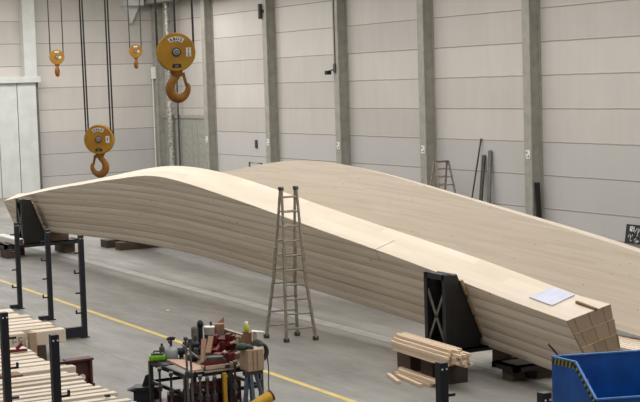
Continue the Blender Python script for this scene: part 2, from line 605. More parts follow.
def beam_mesh(name, sec, ys, end0, end1, mats):
    """sec(y) -> corners near-top, far-top, far-bottom, near-bottom (x, z); end0/end1 shift y over the section"""
    KV, KU = 10, 4
    me = bpy.data.meshes.new(name)
    bm = bmesh.new()
    uvl = bm.loops.layers.uv.new('grain')
    rings, info = [], []
    ny = len(ys)
    for i, y in enumerate(ys):
        n_, f_, g_, b_ = [Vector((c[0], 0, c[1])) for c in sec(y)]
        pts, uvs = [], []
        h = (n_ - b_).length
        wd = (f_ - n_).length

        def put(p, cu, cv, uvv):
            yy = y
            if end0 and i == 0:
                yy = y + end0(cu, cv)
            if end1 and i == ny - 1:
                yy = y + end1(cu, cv)
            pts.append(Vector((p.x, yy, p.z)))
            uvs.append(uvv)
        for k in range(KV):
            t = k / KV
            put(b_.lerp(n_, t), 0, t, (y, h * t))
        for k in range(KU):
            t = k / KU
            put(n_.lerp(f_, t), t, 1, (y, 20.02 + wd * t * 0.25))
        for k in range(KV):
            t = k / KV
            put(f_.lerp(g_, t), 1, 1 - t, (y + 40, h * (1 - t)))
        for k in range(KU):
            t = k / KU
            put(g_.lerp(b_, t), 1 - t, 0, (y, 40.02 + wd * t * 0.25))
        rings.append([bm.verts.new(p) for p in pts])
        info.append((uvs, h, wd))
    n = len(rings[0])
    corner = {0, KV, KV + KU, 2 * KV + KU}
    for i in range(ny - 1):
        for j in range(n):
            j2 = (j + 1) % n
            f = bm.faces.new((rings[i][j], rings[i][j2], rings[i + 1][j2], rings[i + 1][j]))
            f.smooth = True
            A, B = info[i][0], info[i + 1][0]
            ua, ub = A[j], B[j]
            if j2 in corner:
                h, wd = info[i][1], info[i][2]
                h2, wd2 = info[i + 1][1], info[i + 1][2]
                if j2 == KV:
                    ua2, ub2 = (A[j][0], h), (B[j][0], h2)
                elif j2 == KV + KU:
                    ua2, ub2 = (A[j][0], 20.02 + wd * .25), (B[j][0], 20.02 + wd2 * .25)
                elif j2 == 2 * KV + KU:
                    ua2, ub2 = (A[j][0], 0), (B[j][0], 0)
                else:
                    ua2, ub2 = (A[j][0], 40.02 + wd * .25), (B[j][0], 40.02 + wd2 * .25)
            else:
                ua2, ub2 = A[j2], B[j2]
            for lp, q in zip(f.loops, (ua, ua2, ub2, ub)):
                lp[uvl].uv = q
    # end faces as grids of cells
    for i, flip in ((0, False), (ny - 1, True)):
        R = rings[i]
        h, wd = info[i][1], info[i][2]
        near = [R[k] for k in range(KV)] + [R[KV]]
        top = [R[KV + k] for k in range(KU + 1)]
        far = [R[(2 * KV + KU - k) % n] for k in range(KV + 1)]
        grid = []
        for k in range(KV + 1):
            row = [near[k]]
            for q in range(1, KU):
                if k == KV:
                    row.append(top[q])
                elif k == 0:
                    row.append(R[(2 * KV + KU + KU - q) % n])
                else:
                    row.append(bm.verts.new(near[k].co.lerp(far[k].co, q / KU)))
            row.append(far[k])
            grid.append(row)
        for k in range(KV):
            for q in range(KU):
                f = bm.faces.new((grid[k][q], grid[k][q + 1], grid[k + 1][q + 1], grid[k + 1][q]))
                f.material_index = 1
                for lp, (a, c) in zip(f.loops, ((q, k), (q + 1, k), (q + 1, k + 1), (q, k + 1))):
                    lp[uvl].uv = (wd * a / KU, h - h * (1 - c / KV) - (h % 0.2) + 0.2 * 5)
    bmesh.ops.recalc_face_normals(bm, faces=bm.faces)
    for e in bm.edges:
        if len(e.link_faces) == 2 and e.calc_face_angle(0) > 0.6:
            e.smooth = False
    bm.to_mesh(me)
    bm.free()
    for q in mats:
        me.materials.append(M[q])
    return me


XN, XF, TILT = 14.6, 15.23, 0.38


def sec_front(y):
    n, f, b = tab(NT_, y), tab(FT_, y), tab(BT_, y)
    bx = XN + TILT * (n - b)
    return (XN, n), (XF, f), (XF + 0.20 * (n - b), b + 0.12), (bx, b)


def ystep(a, b, n):
    return [a + (b - a) * i / (n - 1) for i in range(n)]


me = beam_mesh('arch_beam', sec_front, ystep(18.72, 48.6, 70),
               lambda u, v: (-0.31 - 0.02 * (1 - v)) * u - 0.29 * (1 - v) * (1 - u), lambda u, v: 0.35 * u - 0.1 * (1 - v), ('glulam', 'endgrain'))
front = bpy.data.objects.new('arch_beam', me)
COL.objects.link(front)
tag(front, 'long curved glulam timber beam in front, carrying a white sheet on its bright top', 'timber beam')
# stepped ends of the glued layers at the near end of the front beam
n_, f_, g_, b_ = [Vector((c[0], 0, c[1])) for c in sec_front(18.72)]
H_ = (n_ - b_).length
K = 5
vs, fs, uvs = [], [], []
for k in range(K):
    t0, t1 = 1 - k / K, 1 - (k + 1) / K
    st = -0.004 - 0.028 * k
    i0 = len(vs)
    for t in (t0, t1):
        for q in range(4):
            uu = q / 3
            p = b_.lerp(n_, t).lerp(g_.lerp(f_, t), uu)
            y = 18.72 + (-0.31 - 0.02 * (1 - t)) * uu - 0.29 * (1 - t) * (1 - uu)
            vs.append((p.x, y + st, p.z))
            vs.append((p.x, y + 0.02, p.z))
    for q in range(3):
        a, b, c, d_ = i0 + 2 * q, i0 + 2 * q + 2, i0 + 8 + 2 * q + 2, i0 + 8 + 2 * q
        for f in ((a, b, c, d_), (a, a + 1, b + 1, b), (d_, c, c + 1, d_ + 1)):
            fs.append(f)
            uvs.append([(0.21 * q, k * 0.2 + 0.01), (0.21 * q + 0.21, k * 0.2 + 0.01), (0.21 * q + 0.21, k * 0.2 + 0.17), (0.21 * q, k * 0.2 + 0.17)])
    for a, d_ in ((i0, i0 + 8), (i0 + 6, i0 + 14)):
        fs.append((a, d_, d_ + 1, a + 1))
        uvs.append([(0.15, k * 0.2 + 0.05)] * 4)
lm = bpy.data.meshes.new('stepped_layer_ends')
lm.from_pydata([Vector(v) for v in vs], [], fs)
ul = lm.uv_layers.new(name='grain')
for poly, uq in zip(lm.polygons, uvs):
    for li, q in zip(poly.loop_indices, uq):
        ul.data[li].uv = q
lm.materials.append(M['endgrain'])
lo = bpy.data.objects.new('stepped_layer_ends', lm)
COL.objects.link(lo)
lo.parent = front
# scribed joint line over the top of the front beam
jl = MB()
a, b = sec_front(24.55)[0], sec_front(24.4)[1]
jl.bar((a[0] - 0.003, 24.55, a[1] + 0.001), (a[0] + (b[0] - a[0]) * 0.6, 24.46, a[1] + (b[1] - a[1]) * 0.6 + 0.001), 0.018, 0.006)
jl.bar((a[0] - 0.002, 24.55, a[1]), (a[0] + 0.075, 24.55, a[1] - 0.2), 0.014, 0.006)
jl.build('joint_line', 'tan_board', front)

BT2 = [(16, 1.245), (17, 1.37), (18, 1.495), (19, 1.621), (20, 1.754), (21, 1.893), (22, 2.027), (23, 2.155), (24, 2.278), (25, 2.397), (26, 2.516), (27, 2.636), (28, 2.757), (29, 2.875), (30, 2.984), (31, 3.077), (32, 3.144), (33, 3.176), (34, 3.168), (35, 3.115), (36, 3.022), (37, 2.905), (38, 2.785), (39, 2.675), (40, 2.555), (41, 2.435), (42, 2.325), (43, 2.215), (44, 2.105), (45, 1.995), (46, 1.875)]


def sec_back(y):
    top = tab(BT2, y)
    n, f, g, b = sec_front(y + 1.9)
    dz = n[1] - f[1]
    h = n[1] - b[1] + 0.12
    gx = 18.1 - TILT * h
    return (18.1, top), (18.73, top + dz * 0.5), (gx + 0.63, top - h + dz * 0.5), (gx, top - h)


me = beam_mesh('arch_beam', sec_back, ystep(16.4, 46.2, 64), None, None, ('glulam_plain', 'endgrain'))
back = bpy.data.objects.new('arch_beam', me)
COL.objects.link(back)
tag(back, 'second curved glulam timber beam lying behind the front one, pale broad face turned up', 'timber beam')


# ------------------------------------------------------------------ braces and supports of the beams
def brace(y0, y1, zb, zt, xv, xt, xb, label):
    t = thing('support_brace', label, 'brace', (xv, (y0 + y1) / 2, zb), 'black braces against the front beam')
    prof = [(xv, zb), (xb, zb), (xb - 0.02, zb + 0.16), (xt, zt - 0.03), (xv, zt)]
    for y in (y0, y1):
        MB().prism(prof, 'y', y - 0.02, y + 0.02).build('gusset_plate', 'gusset', t)
    b = MB()
    for y in (y0, y1):
        b.box(xv - 0.05, xv + 0.03, y - 0.05, y + 0.05, zb, zt)
    b.box(xv - 0.05, xv + 0.03, y0, y1, zt - 0.1, zt).box(xv - 0.05, xv + 0.03, y0, y1, zb, zb + 0.08)
    b.build('back_frame', 'black_steel', t)
    MB().bar((xv - 0.02, y0, zb + 0.05), (xv - 0.02, y1, zt - 0.25), 0.05, 0.02, (1, 0, 0)).bar(
        (xv - 0.02, y1, zb + 0.05), (xv - 0.02, y0, zt - 0.25), 0.05, 0.02, (1, 0, 0)).build('cross_bracing', 'mid_grey', t)
    c = MB()
    c.bar((xt + 0.02, (y0 + y1) / 2, zt - 0.02), (xb + 0.02, (y0 + y1) / 2, zb + 0.14), y1 - y0 + 0.02, 0.05, (1, 0, 0.3))
    c.build('sloping_plate', 'gusset', t)
    dx, dz = (xb - xt), (zb + 0.14 - zt)
    for k in range(3):
        a0, a1 = 0.10 + k * 0.30, 0.32 + k * 0.30
        s = MB().bar((xt + 0.065 + dx * a0, y0 - 0.02, zt + dz * a0), (xt + 0.065 + dx * a1, y0 - 0.02, zt + dz * a1), 0.09, 0.045, (1, 0, 0.4))
        s.build('wood_spacer', 'tan_board', t)
    return t


brace(21.60, 22.18, 0.46, 1.78, 14.24, 14.42, 14.93, 'black triangular steel brace with crossed bars under the near part of front beam')
brace(45.28, 45.76, 0.42, 1.80, 14.20, 14.42, 14.90, 'black triangular steel brace at the far left tip of front beam')

for y0, y1, x0, x1, z0, z1, lab in (
        (21.5, 22.35, 14.15, 16.4, 0.38, 0.46, 'flat black steel bearer on dark timbers below the nearer brace'),
        (20.3, 21.0, 14.75, 16.4, 0.20, 0.30, 'low black steel bearer crossing under front beam, nearest the blue skip'),
        (45.2, 45.95, 13.55, 16.0, 0.30, 0.42, 'flat black steel bearer on dark timbers below the far left brace'),
        (19.0, 19.8, 16.9, 19.2, 0.30, 0.38, 'dark steel bearer below the near end of back beam'),
        (44.8, 46.3, 17.4, 19.2, 0.25, 0.33, 'dark steel bearer below the far end of back beam')):
    b = MB()
    b.box(x0, x1, y0, y0 + 0.1, z0, z1).box(x0, x1, y1 - 0.1, y1, z0, z1).box(x0, x0 + 0.1, y0, y1, z0, z1).box(x1 - 0.1, x1, y0, y1, z0, z1)
    b.box(x0, x1, y0, y1, z1 - 0.02, z1)
    b.build('steel_bearer', 'black_steel', label=lab, cat='bearer')

sleep = [
    ((13.87, 14.24), (20.98, 21.32), 0.38, 'dark square timber block on floor under the strip bundle, nearest of three', 'blocks under the right bearer'),
    ((13.89, 14.30), (21.55, 21.92), 0.38, 'dark square timber block on floor under the strip bundle, middle of three', 'blocks under the right bearer'),
    ((13.91, 14.32), (22.30, 22.75), 0.38, 'dark square timber block on floor under the strip bundle, farthest of three', 'blocks under the right bearer'),
    ((15.3, 16.4), (20.45, 20.85), 0.20, 'low dark timber on floor below front beam, near blue skip', 'timbers under the front beam'),
    ((14.85, 15.1), (20.55, 20.85), 0.20, 'low dark timber block under left end of the lower black bearer', 'timbers under the front beam'),
    ((15.6, 16.4), (21.6, 22.2), 0.38, 'dark timber block under the right end of nearer steel bearer', 'timbers under the front beam'),
    ((14.22, 14.42), (45.95, 46.40), 0.30, 'dark timber block at left below the far brace, nearer of two', 'timber blocks under the left bearer'),
    ((14.10, 14.42), (46.55, 47.90), 0.30, 'dark timber block at left below the far brace, farther of two', 'timber blocks under the left bearer'),
    ((13.6, 14.0), (45.2, 45.9), 0.30, 'dark timber block at left edge under the black far bearer', 'timber blocks under the left bearer'),
    ((15.55, 15.93), (45.5, 46.4), 0.30, 'dark timber block under the right end of far steel bearer', 'timber blocks under the left bearer'),
    ((17.15, 18.5), (44.75, 45.15), 0.25, 'brown timber lying on floor under far end of back beam, nearer of two', 'timbers under the back beam'),
    ((17.10, 18.5), (45.75, 46.35), 0.25, 'brown timber lying on floor under far end of back beam, farther of two', 'timbers under the back beam'),
    ((16.9, 19.2), (19.0, 19.35), 0.30, 'dark timber under near end of back beam, nearer of two', 'timbers under the back beam'),
    ((16.9, 19.2), (19.45, 19.8), 0.30, 'dark timber under near end of back beam, farther of two', 'timbers under the back beam'),
]
for (x0, x1), (y0, y1), h, lab, grp in sleep:
    MB().box(x0, x1, y0, y1, 0, h).build('timber_block', 'old_wood', label=lab, cat='timber block', group=grp, bevel=0.012)


def packer(x0, x1, y0, y1, z0, z1, lab):
    MB().box(x0, x1, y0, y1, z0, z1).build('packing_timber', 'old_wood', label=lab, cat='packing timber')


packer(15.15, 15.75, 21.7, 22.1, 0.46, 0.50, 'thin dark packing timber between right steel bearer and front beam')
packer(15.10, 15.70, 45.4, 45.8, 0.42, 0.70, 'dark packing timber between far steel bearer and front beam')
packer(17.65, 18.2, 19.2, 19.6, 0.38, 0.42, 'thin dark packing timber under near end of back beam')
packer(17.7, 18.3, 44.6, 45.1, 0.33, 0.82, 'dark packing timber under far end of back beam')

# wrapped bundle on the far bearer
t = thing('wrapped_bundle', 'white wrapped bundle with reddish ends on the far left bearer', 'bundle', (13.94, 45.9, 0.42))
MB().box(13.80, 14.08, 44.9, 46.9, 0.42, 0.62).build('wrapping', 'white', t, bevel=0.04)
for k in range(4):
    MB().box(13.83 + 0.12 * (k % 2), 13.92 + 0.12 * (k % 2), 44.85, 44.92, 0.44 + 0.085 * (k // 2), 0.51 + 0.085 * (k // 2)).build(
        'timber_end', 'brown_steel', t, label='reddish timber end')

# ------------------------------------------------------------------ things on the front beam
def top_at(y, x):
    n, f = sec_front(y)[:2]
    return n[1] + (f[1] - n[1]) * (x - XN) / (XF - XN)


q = []
for x, y in ((14.79, 19.95), (14.79, 19.34), (15.19, 19.25), (15.18, 19.81)):
    q.append(Vector((x, y, top_at(y, x) + 0.006)))
s = MB()
s.add(q + [p + Vector((0, 0, 0.02)) for p in q], [(3, 2, 1, 0), (4, 5, 6, 7), (0, 1, 5, 4), (1, 2, 6, 5), (2, 3, 7, 6), (3, 0, 4, 7)])
s.build('paper_pad', 'paper', label='bluish white sheet lying on the near end of front beam', cat='sheet')
s = MB()
a, b = Vector((15.04, 19.02, 0)), Vector((15.02, 18.50, 0))
a.z, b.z = top_at(a.y, a.x) + 0.025, top_at(b.y, b.x) + 0.025
s.bar(a, b, 0.05, 0.04)
s.build('wood_stick', 'brown_board', label='short brown stick lying on front beam beside the white sheet', cat='stick')


# ------------------------------------------------------------------ double ladder
def ladder():
    t = thing('folding_ladder', 'tall grey double ladder standing open in front of the curved beam', 'ladder', (13.83, 26.7, 0))
    hx0, hx1, hy, hz = 13.64, 13.97, 26.56, 3.07
    for sgn, (fl, fr) in ((1, ((13.49, 27.13), (14.12, 26.98))), (-1, ((13.58, 26.42), (14.17, 26.28)))):
        L = []
        for (hx, foot, side) in ((hx0, fl, -1), (hx1, fr, 1)):
            top = Vector((hx, hy + 0.03 * sgn, hz))
            ft = Vector((foot[0], foot[1], 0))
            mid = top.lerp(ft, 0.62)
            mid.x = top.x + (ft.x - top.x) * 0.30
            L.append((top, mid, ft))
            st = MB()
            st.bar(top, mid, 0.06, 0.035, (1, 0, 0))
            st.bar(top.lerp(mid, 0.62) + Vector((side * 0.02, 0, 0)), mid + Vector((side * 0.02, 0, 0)), 0.075, 0.03, (1, 0, 0))
            st.bar(mid + Vector((side * 0.02, 0, 0)), ft + Vector((0, 0, 0.05)), 0.075, 0.04, (1, 0, 0))
            r = st.build('rail', 'alu', t, bevel=0.004)
            MB().box(ft.x - 0.05, ft.x + 0.05, ft.y - 0.035, ft.y + 0.035, 0, 0.08).build('rubber_foot', 'rubber', r)
            MB().cyl(top + Vector((-0.03, 0, 0.0)), top + Vector((0.03, 0, 0)), 0.04, n=14).build('hinge', 'dark_grey', r)
        for k in range(10):
            z = hz - 0.17 - k * 0.293
            pts = []
            for (top, mid, ft) in L:
                a, b = (top, mid) if z > mid.z else (mid, ft)
                tt = (a.z - z) / (a.z - b.z)
                pts.append(a.lerp(b, tt))
            ex = 0.04 if k >= 4 else 0.0
            MB().cyl(pts[0] + Vector((-ex, 0, 0)), pts[1] + Vector((ex, 0, 0)), 0.019, n=10).build('rung', 'alu', t)


ladder()


# ------------------------------------------------------------------ crane hooks
def hook_block(cx, cy, cz, D, label, mirror, ropes, yaw, ztop, big=True, turn=0.0, grp='crane hook blocks hanging from the roof cranes'):
    R = D / 2
    t = thing('crane_hook_block', label, 'crane hook', (cx, cy, cz), grp)
    ang = math.atan2(cx, cy)
    mt = Matrix.Translation((cx, cy, cz)) @ Matrix.Rotation(-ang + yaw, 4, 'Z')   # local -y faces the camera side
    th = 0.36 * D
    def ck(y0):
        return [(R * 0.93, -y0), (R * 0.995, -y0 + 0.012 * (1 if y0 > 0 else -1)), (R, -y0 + 0.03 * (1 if y0 > 0 else -1)), (R, -y0 * 0.45), (R * 0.9, -y0 * 0.40)]
    # lathe about local y: use two cheek plates and a sheave between
    for sg in (-1, 1):
        prof = [(R * 0.90, 0.10 * th), (R, 0.12 * th), (R, 0.42 * th), (R * 0.985, 0.47 * th), (R * 0.95, 0.5 * th)]
        b = MB(mt)
        b.lathe([(r, h * sg) for r, h in prof], axis='y', n=40)
        ch = b.build('cheek_plate', 'yellow_crane', t)
    MB(mt).lathe([(R * 0.93, -0.14 * th), (R * 0.86, 0), (R * 0.93, 0.14 * th)], axis='y', n=32).build('sheave', 'dark_grey', t)
    # axle nut (on the visible side: -y)
    fy = -0.5 * th
    MB(mt).lathe([(R * 0.24, 0.49 * th), (R * 0.24, 0.53 * th), (R * 0.20, 0.56 * th)], axis='y', n=20).build('axle_ring', 'dark_grey', t)
    nut = MB(mt).lathe([(R * 0.17, 0.50 * th), (R * 0.17, 0.60 * th), (R * 0.14, 0.62 * th)], axis='y', n=12).build('axle_nut', 'grey_plastic', t)
    if big:
        for a in range(4):
            an = a * PI / 2 + 0.3
            MB(mt).lathe([(R * 0.04, 0.62 * th), (R * 0.04, 0.65 * th)], c=(R * 0.09 * math.cos(an), 0, R * 0.09 * math.sin(an)), axis='y', n=8).build('bolt', 'dark_grey', nut)
        # arched name label
        vs, fs = [], []
        nseg = 12
        for i in range(nseg + 1):
            a = math.radians(90 + 33 - 66 * i / nseg)
            for rr in (0.56 * R, 0.80 * R):
                for yy in (fy - 0.004, fy + 0.01):
                    vs.append((rr * math.cos(a), yy, rr * math.sin(a)))
        for i in range(nseg):
            k = 4 * i
            fs += [(k, k + 4, k + 6, k + 2), (k + 1, k + 3, k + 7, k + 5), (k + 2, k + 6, k + 7, k + 3), (k, k + 1, k + 5, k + 4)]
        fs += [(0, 2, 3, 1), (4 * nseg, 4 * nseg + 1, 4 * nseg + 3, 4 * nseg + 2)]
        lab = MB(mt).add(vs, fs).build('name_label', 'white', t)
        rx = Matrix.Rotation(PI / 2, 4, 'X')
        for i, ch in enumerate('ABUS'):
            a = math.radians(90 + 22.5 - 15 * i)
            rot = Matrix.Rotation(-(a - PI / 2), 4, 'Y')
            text(ch, 0.21 * R, mt @ Matrix.Translation((0.675 * R * math.cos(a), fy - 0.007, 0.675 * R * math.sin(a))) @ rot @ rx, 'black', lab)
        pl = MB(mt).box(R * 0.50, R * 0.76, fy - 0.004, fy + 0.01, -R * 0.24, R * 0.22).build('capacity_plate', 'white', t)
        if not mirror:
            text('1', 0.22 * R, mt @ Matrix.Translation((0.63 * R, fy - 0.007, 0.10 * R)) @ rx, 'black', pl)
            text('2', 0.22 * R, mt @ Matrix.Translation((0.63 * R, fy - 0.007, -0.12 * R)) @ rx, 'black', pl)
        else:
            text('1', 0.30 * R, mt @ Matrix.Translation((0.63 * R, fy - 0.007, 0.0)) @ rx, 'black', pl)
        sl = MB(mt).prism([(-0.24 * R, -0.80 * R), (0.24 * R, -0.80 * R), (0.22 * R, -0.64 * R), (0.12 * R, -0.60 * R), (-0.12 * R, -0.60 * R), (-0.22 * R, -0.64 * R)], 'y', fy - 0.004, fy + 0.01).build('lower_slot', 'black', t)
        MB(mt).prism([(-0.11 * R, -0.78 * R), (0.11 * R, -0.78 * R), (0.09 * R, -0.65 * R), (-0.09 * R, -0.65 * R)], 'y', fy - 0.010, fy).build('slot_stud', 'grey_steel', sl)
    else:
        MB(mt).box(R * 0.10, R * 0.55, fy - 0.004, fy + 0.01, -R * 0.22, R * 0.12).build('capacity_plate', 'white', t)
        MB(mt).box(-R * 0.3, R * 0.3, fy - 0.004, fy + 0.01, R * 0.55, R * 0.78).build('name_label', 'white', t)
    # neck and hook
    k = -1 if mirror else 1
    mh = mt @ Matrix.Rotation(turn, 4, 'Z')
    nk = MB(mh)
    nk.tube([(0, 0, -0.90 * R), (0, 0, -1.02 * R), (0.02 * k * R, 0, -1.22 * R)], [0.36 * R, 0.32 * R, 0.24 * R], 16)
    nk.build('swivel_neck', 'hook_ochre', t)
    path = [(0.02, -1.12), (-0.07, -1.32), (-0.27, -1.56), (-0.35, -1.84), (-0.26, -2.18), (0.04, -2.38), (0.36, -2.28), (0.54, -2.03), (0.58, -1.80), (0.54, -1.62)]
    rad0 = [0.22, 0.20, 0.22, 0.25, 0.26, 0.25, 0.20, 0.16, 0.13, 0.09]
    pts = curve([(k * a * R, 0, b * R) for a, b in path], 6)
    rad = [v.x * R for v in curve([(r, 0, 0) for r in rad0], 6)]
    MB(mh).tube(pts, rad, 14).build('hook', 'hook_ochre', t)
    MB(mh).bar((k * 0.34 * R, 0, -1.08 * R), (k * 0.50 * R, 0, -1.74 * R), 0.12 * R, 0.15 * R).bar(
        (k * 0.02 * R, 0, -1.14 * R), (k * 0.42 * R, 0, -1.16 * R), 0.22 * R, 0.20 * R).build('safety_latch', 'hook_ochre', t)
    for ox, oy, lx in ropes:
        a = mt @ Vector((ox * R, oy * th, 0.05 * R))
        b = mt @ Vector((ox * R + lx, oy * th, 0))
        b.z = ztop
        MB().cyl(a, b, 0.016 if big else 0.02, n=8).build('wire_rope', 'cable', t)
    return t


hook_block(8.47, 19.6, 5.66, 0.545, 'large yellow crane hook block hanging nearest, hook opening to the right', False,
           ((-0.94, 0, -0.02), (0.94, 0, -0.02), (0.03, 0.3, 0)), 0.10, 9.7)
hook_block(9.69, 26.08, 4.25, 0.54, 'yellow crane hook block hanging low on four ropes, hook opening to the left', True,
           ((-0.92, 0.1, -0.04), (-0.72, -0.1, -0.04), (0.80, -0.05, -0.02), (0.94, 0.2, -0.02)), -0.22, 9.7)
hook_block(16.54, 48.22, 6.25, 0.50, 'small distant yellow crane hook on two ropes, left of the pair', False,
           ((-0.85, 0, -0.02), (0.85, 0, 0.0)), 0.0, 9.7, False, 1.25)
hook_block(20.2, 50.32, 6.45, 0.48, 'small distant yellow crane hook on two ropes, right of the pair', False,
           ((-0.85, 0, -0.02), (0.85, 0, 0.0)), 0.0, 9.7, False, 1.25)
for y, x0, x1 in ((19.6, -6, 29.2), (26.08, -6, 29.2), (48.22, -6, 29.2), (50.32, -6, 29.2)):
    MB().box(x0, x1, y - 0.18, y + 0.18, 9.7, 10.3).build('trim_crane_girder', 'column', kind='structure', loc=(12, y, 9.7))


# ------------------------------------------------------------------ things along the long wall
MB().tube([(29.62, 69.5, 0.0), (29.62, 69.5, 9.3)], 0.14, 14).build('foil_duct', 'foil', label='mottled silver foil wrapped pipe rising in the far wall corner', cat='pipe')
MB().tube([(29.72, 68.75, 0.0), (29.72, 68.75, 9.3)], 0.045, 10).build('drain_pipe', 'dark_grey', label='thin dark vertical pipe beside the silver foil wrapped one', cat='pipe')
t = thing('wall_camera', 'small black camera on an arm at mid column, high on long wall', 'camera', (29.3, 52.75, 5.4))
MB().box(29.28, 29.50, 52.66, 52.86, 5.42, 5.58).build('camera_body', 'black', t, bevel=0.02)
MB().box(29.48, 29.54, 52.35, 52.5, 5.5, 5.85).build('mount', 'dark_grey', t)
MB().bar((29.5, 52.42, 5.62), (29.4, 52.74, 5.56), 0.05, 0.05).build('arm', 'dark_grey', t)
MB().tube([(29.52, 52.40, 5.8), (29.52, 52.40, 9.3)], 0.02, 6).build('conduit', 'dark_grey', t)
t = thing('junction_box', 'pale box with cable on the corner column high on wall', 'electrical box', (29.35, 71.0, 5.7))
MB().box(29.37, 29.53, 70.95, 71.25, 5.55, 6.15).build('box_body', 'white', t, bevel=0.01)
MB().tube([(29.40, 71.1, 0.5), (29.40, 71.1, 5.55)], 0.03, 6).build('conduit', 'white', t)
t = thing('loudspeaker', 'dark narrow loudspeaker on column at top edge of long wall', 'loudspeaker', (29.35, 58.8, 8.0))
MB().box(29.38, 29.52, 58.72, 58.86, 7.95, 8.6).build('speaker_case', 'dark_grey', t, bevel=0.02)
MB().box(29.50, 29.54, 58.6, 58.75, 8.2, 8.35).build('mount', 'black', t)
MB().box(29.93, 30.0, 60.55, 60.72, 2.25, 2.62).build('switch_box', 'dark_grey', label='small dark switch box on the far bay of long wall', cat='switch box', bevel=0.01)

t = thing('transport_frame', 'grey tube frame standing against the far bay of long wall', 'frame', (29.5, 60.1, 0))
MB().tube([(29.6, 60.65, 0), (29.6, 60.65, 1.62), (29.6, 59.45, 1.62), (29.6, 59.45, 0)], 0.045, 8).build('tube_hoop', 'dark_grey', t)
MB().box(29.2, 29.9, 59.4, 60.7, 0.12, 0.2).build('deck', 'dark_grey', t)
for yy in (59.5, 60.6):
    for xx in (29.3, 29.8):
        MB().cyl((xx - 0.03, yy, 0.06), (xx + 0.03, yy, 0.06), 0.06).build('wheel', 'rubber', t)


def stepladder(x, y, h, label):
    t = thing('step_ladder', label, 'ladder', (x, y, 0))
    for sg in (-1, 1):
        for sd in (-1, 1):
            MB().bar((x + sd * 0.40, y + sg * 0.60, 0), (x + sd * 0.26, y + sg * 0.05, h), 0.06, 0.05).build('rail', 'alu', t)
        for k in range(7):
            z = 0.28 + k * 0.28
            f = 1 - z / h
            yy = y + sg * (0.05 + 0.55 * f)
            MB().bar((x - 0.26 - 0.14 * f, yy, z), (x + 0.26 + 0.14 * f, yy, z), 0.07, 0.035).build('tread', 'alu', t)
    MB().box(x - 0.25, x + 0.25, y - 0.10, y + 0.10, h - 0.03, h + 0.03).build('top_cap', 'mid_grey', t)


stepladder(29.15, 44.3, 2.22, 'grey step ladder standing by long wall behind the back beam')
MB().cyl((29.45, 43.2, 0), (29.96, 43.0, 3.02), 0.03, n=8).build('steel_pole', 'dark_grey', label='thin dark pole leaning on long wall beside two dark planks', cat='pole')
MB().bar((29.62, 42.75, 0), (29.94, 42.83, 2.45), 0.17, 0.05, (1, 0, 0)).build('dark_plank', 'dark_grey', label='dark plank leaning on long wall, shorter one next to thin pole', cat='plank', group='dark planks leaning on the wall')
MB().bar((29.70, 42.3, 0), (29.94, 42.45, 2.62), 0.17, 0.05, (1, 0, 0)).build('dark_plank', 'mid_grey', label='grey plank leaning on long wall, taller one farther from thin pole', cat='plank', group='dark planks leaning on the wall')
MB().bar((29.66, 39.36, 0), (29.70, 39.50, 1.66), 0.17, 0.06, (0, 1, 0)).build('dark_plank', 'black', label='black plank leaning on the nearest wall column at right', cat='plank')

# black notice board leaning on the wall at the right edge
t = thing('notice_board', 'black board with white scribbles leaning on long wall at right', 'board', (29.85, 34.6, 0))
lean = Matrix.Translation((29.78, 0, 0)) @ Matrix.Rotation(0.16, 4, 'Y')
MB(lean).box(0, 0.04, 33.9, 35.3, -0.02, 0.56 + 0.02).build('board_panel', 'board_black', t)
pr = MB(lean)
rnd = random.Random(3)
pr.box(-0.004, 0, 35.08, 35.12, 0.40, 0.52).box(-0.004, 0, 34.92, 35.12, 0.50, 0.52).box(-0.004, 0, 34.92, 34.95, 0.40, 0.52).box(-0.004, 0, 34.92, 35.12, 0.38, 0.40)
for k in range(26):
    y, z = rnd.uniform(34.0, 35.18), rnd.uniform(0.06, 0.46)
    a = rnd.uniform(0, PI)
    L = rnd.uniform(0.03, 0.09)
    pr.bar((-0.002, y - L * math.cos(a), z - L * math.sin(a)), (-0.002, y + L * math.cos(a), z + L * math.sin(a)), 0.004, 0.018, (0, 0.3, 1))
pr.build('scribbles', 'white', t)

# ------------------------------------------------------------------ sticks and boards by the right support
rnd = random.Random(5)
rows = [(6, 0.0), (6, 0.01), (6, 0.0), (5, 0.03), (4, 0.06)]
z = 0.385
for r, (cnt, sh) in enumerate(rows):
    for k in range(cnt):
        xn = 13.60 + sh + k * 0.072 + rnd.uniform(-0.008, 0.008)
        ya, yb = 22.50 + rnd.uniform(-0.08, 0.06) + 0.02 * r, 20.55 + rnd.uniform(-0.18, 0.16)
        MB().bar((xn + 0.12, ya, z + 0.028), (xn, yb, z + 0.028), 0.060, 0.054).build(
            'wood_strip', 'stick', label='pale square wood strip in the bundle on the dark timbers', cat='wood strip', group='strips bundled on the dark timbers', bevel=0.006)
    z += 0.057
for k, (x0, x1, y0, y1, zz) in enumerate(((13.42, 13.2, 22.25, 21.55, 0.0), (13.50, 13.36, 22.1, 21.1, 0.0), (13.60, 13.50, 22.3, 21.0, 0.0), (13.62, 13.52, 22.2, 20.9, 0.06), (13.70, 13.66, 22.3, 20.95, 0.0), (13.72, 13.62, 22.35, 21.0, 0.06))):
    MB().bar((x0, y0, zz + 0.03), (x1, y1, zz + 0.03), 0.07, 0.05).build(
        'wood_offcut', 'stick', label='pale wood offcut lying on the floor before the dark timbers', cat='offcut', group='offcuts on the floor')

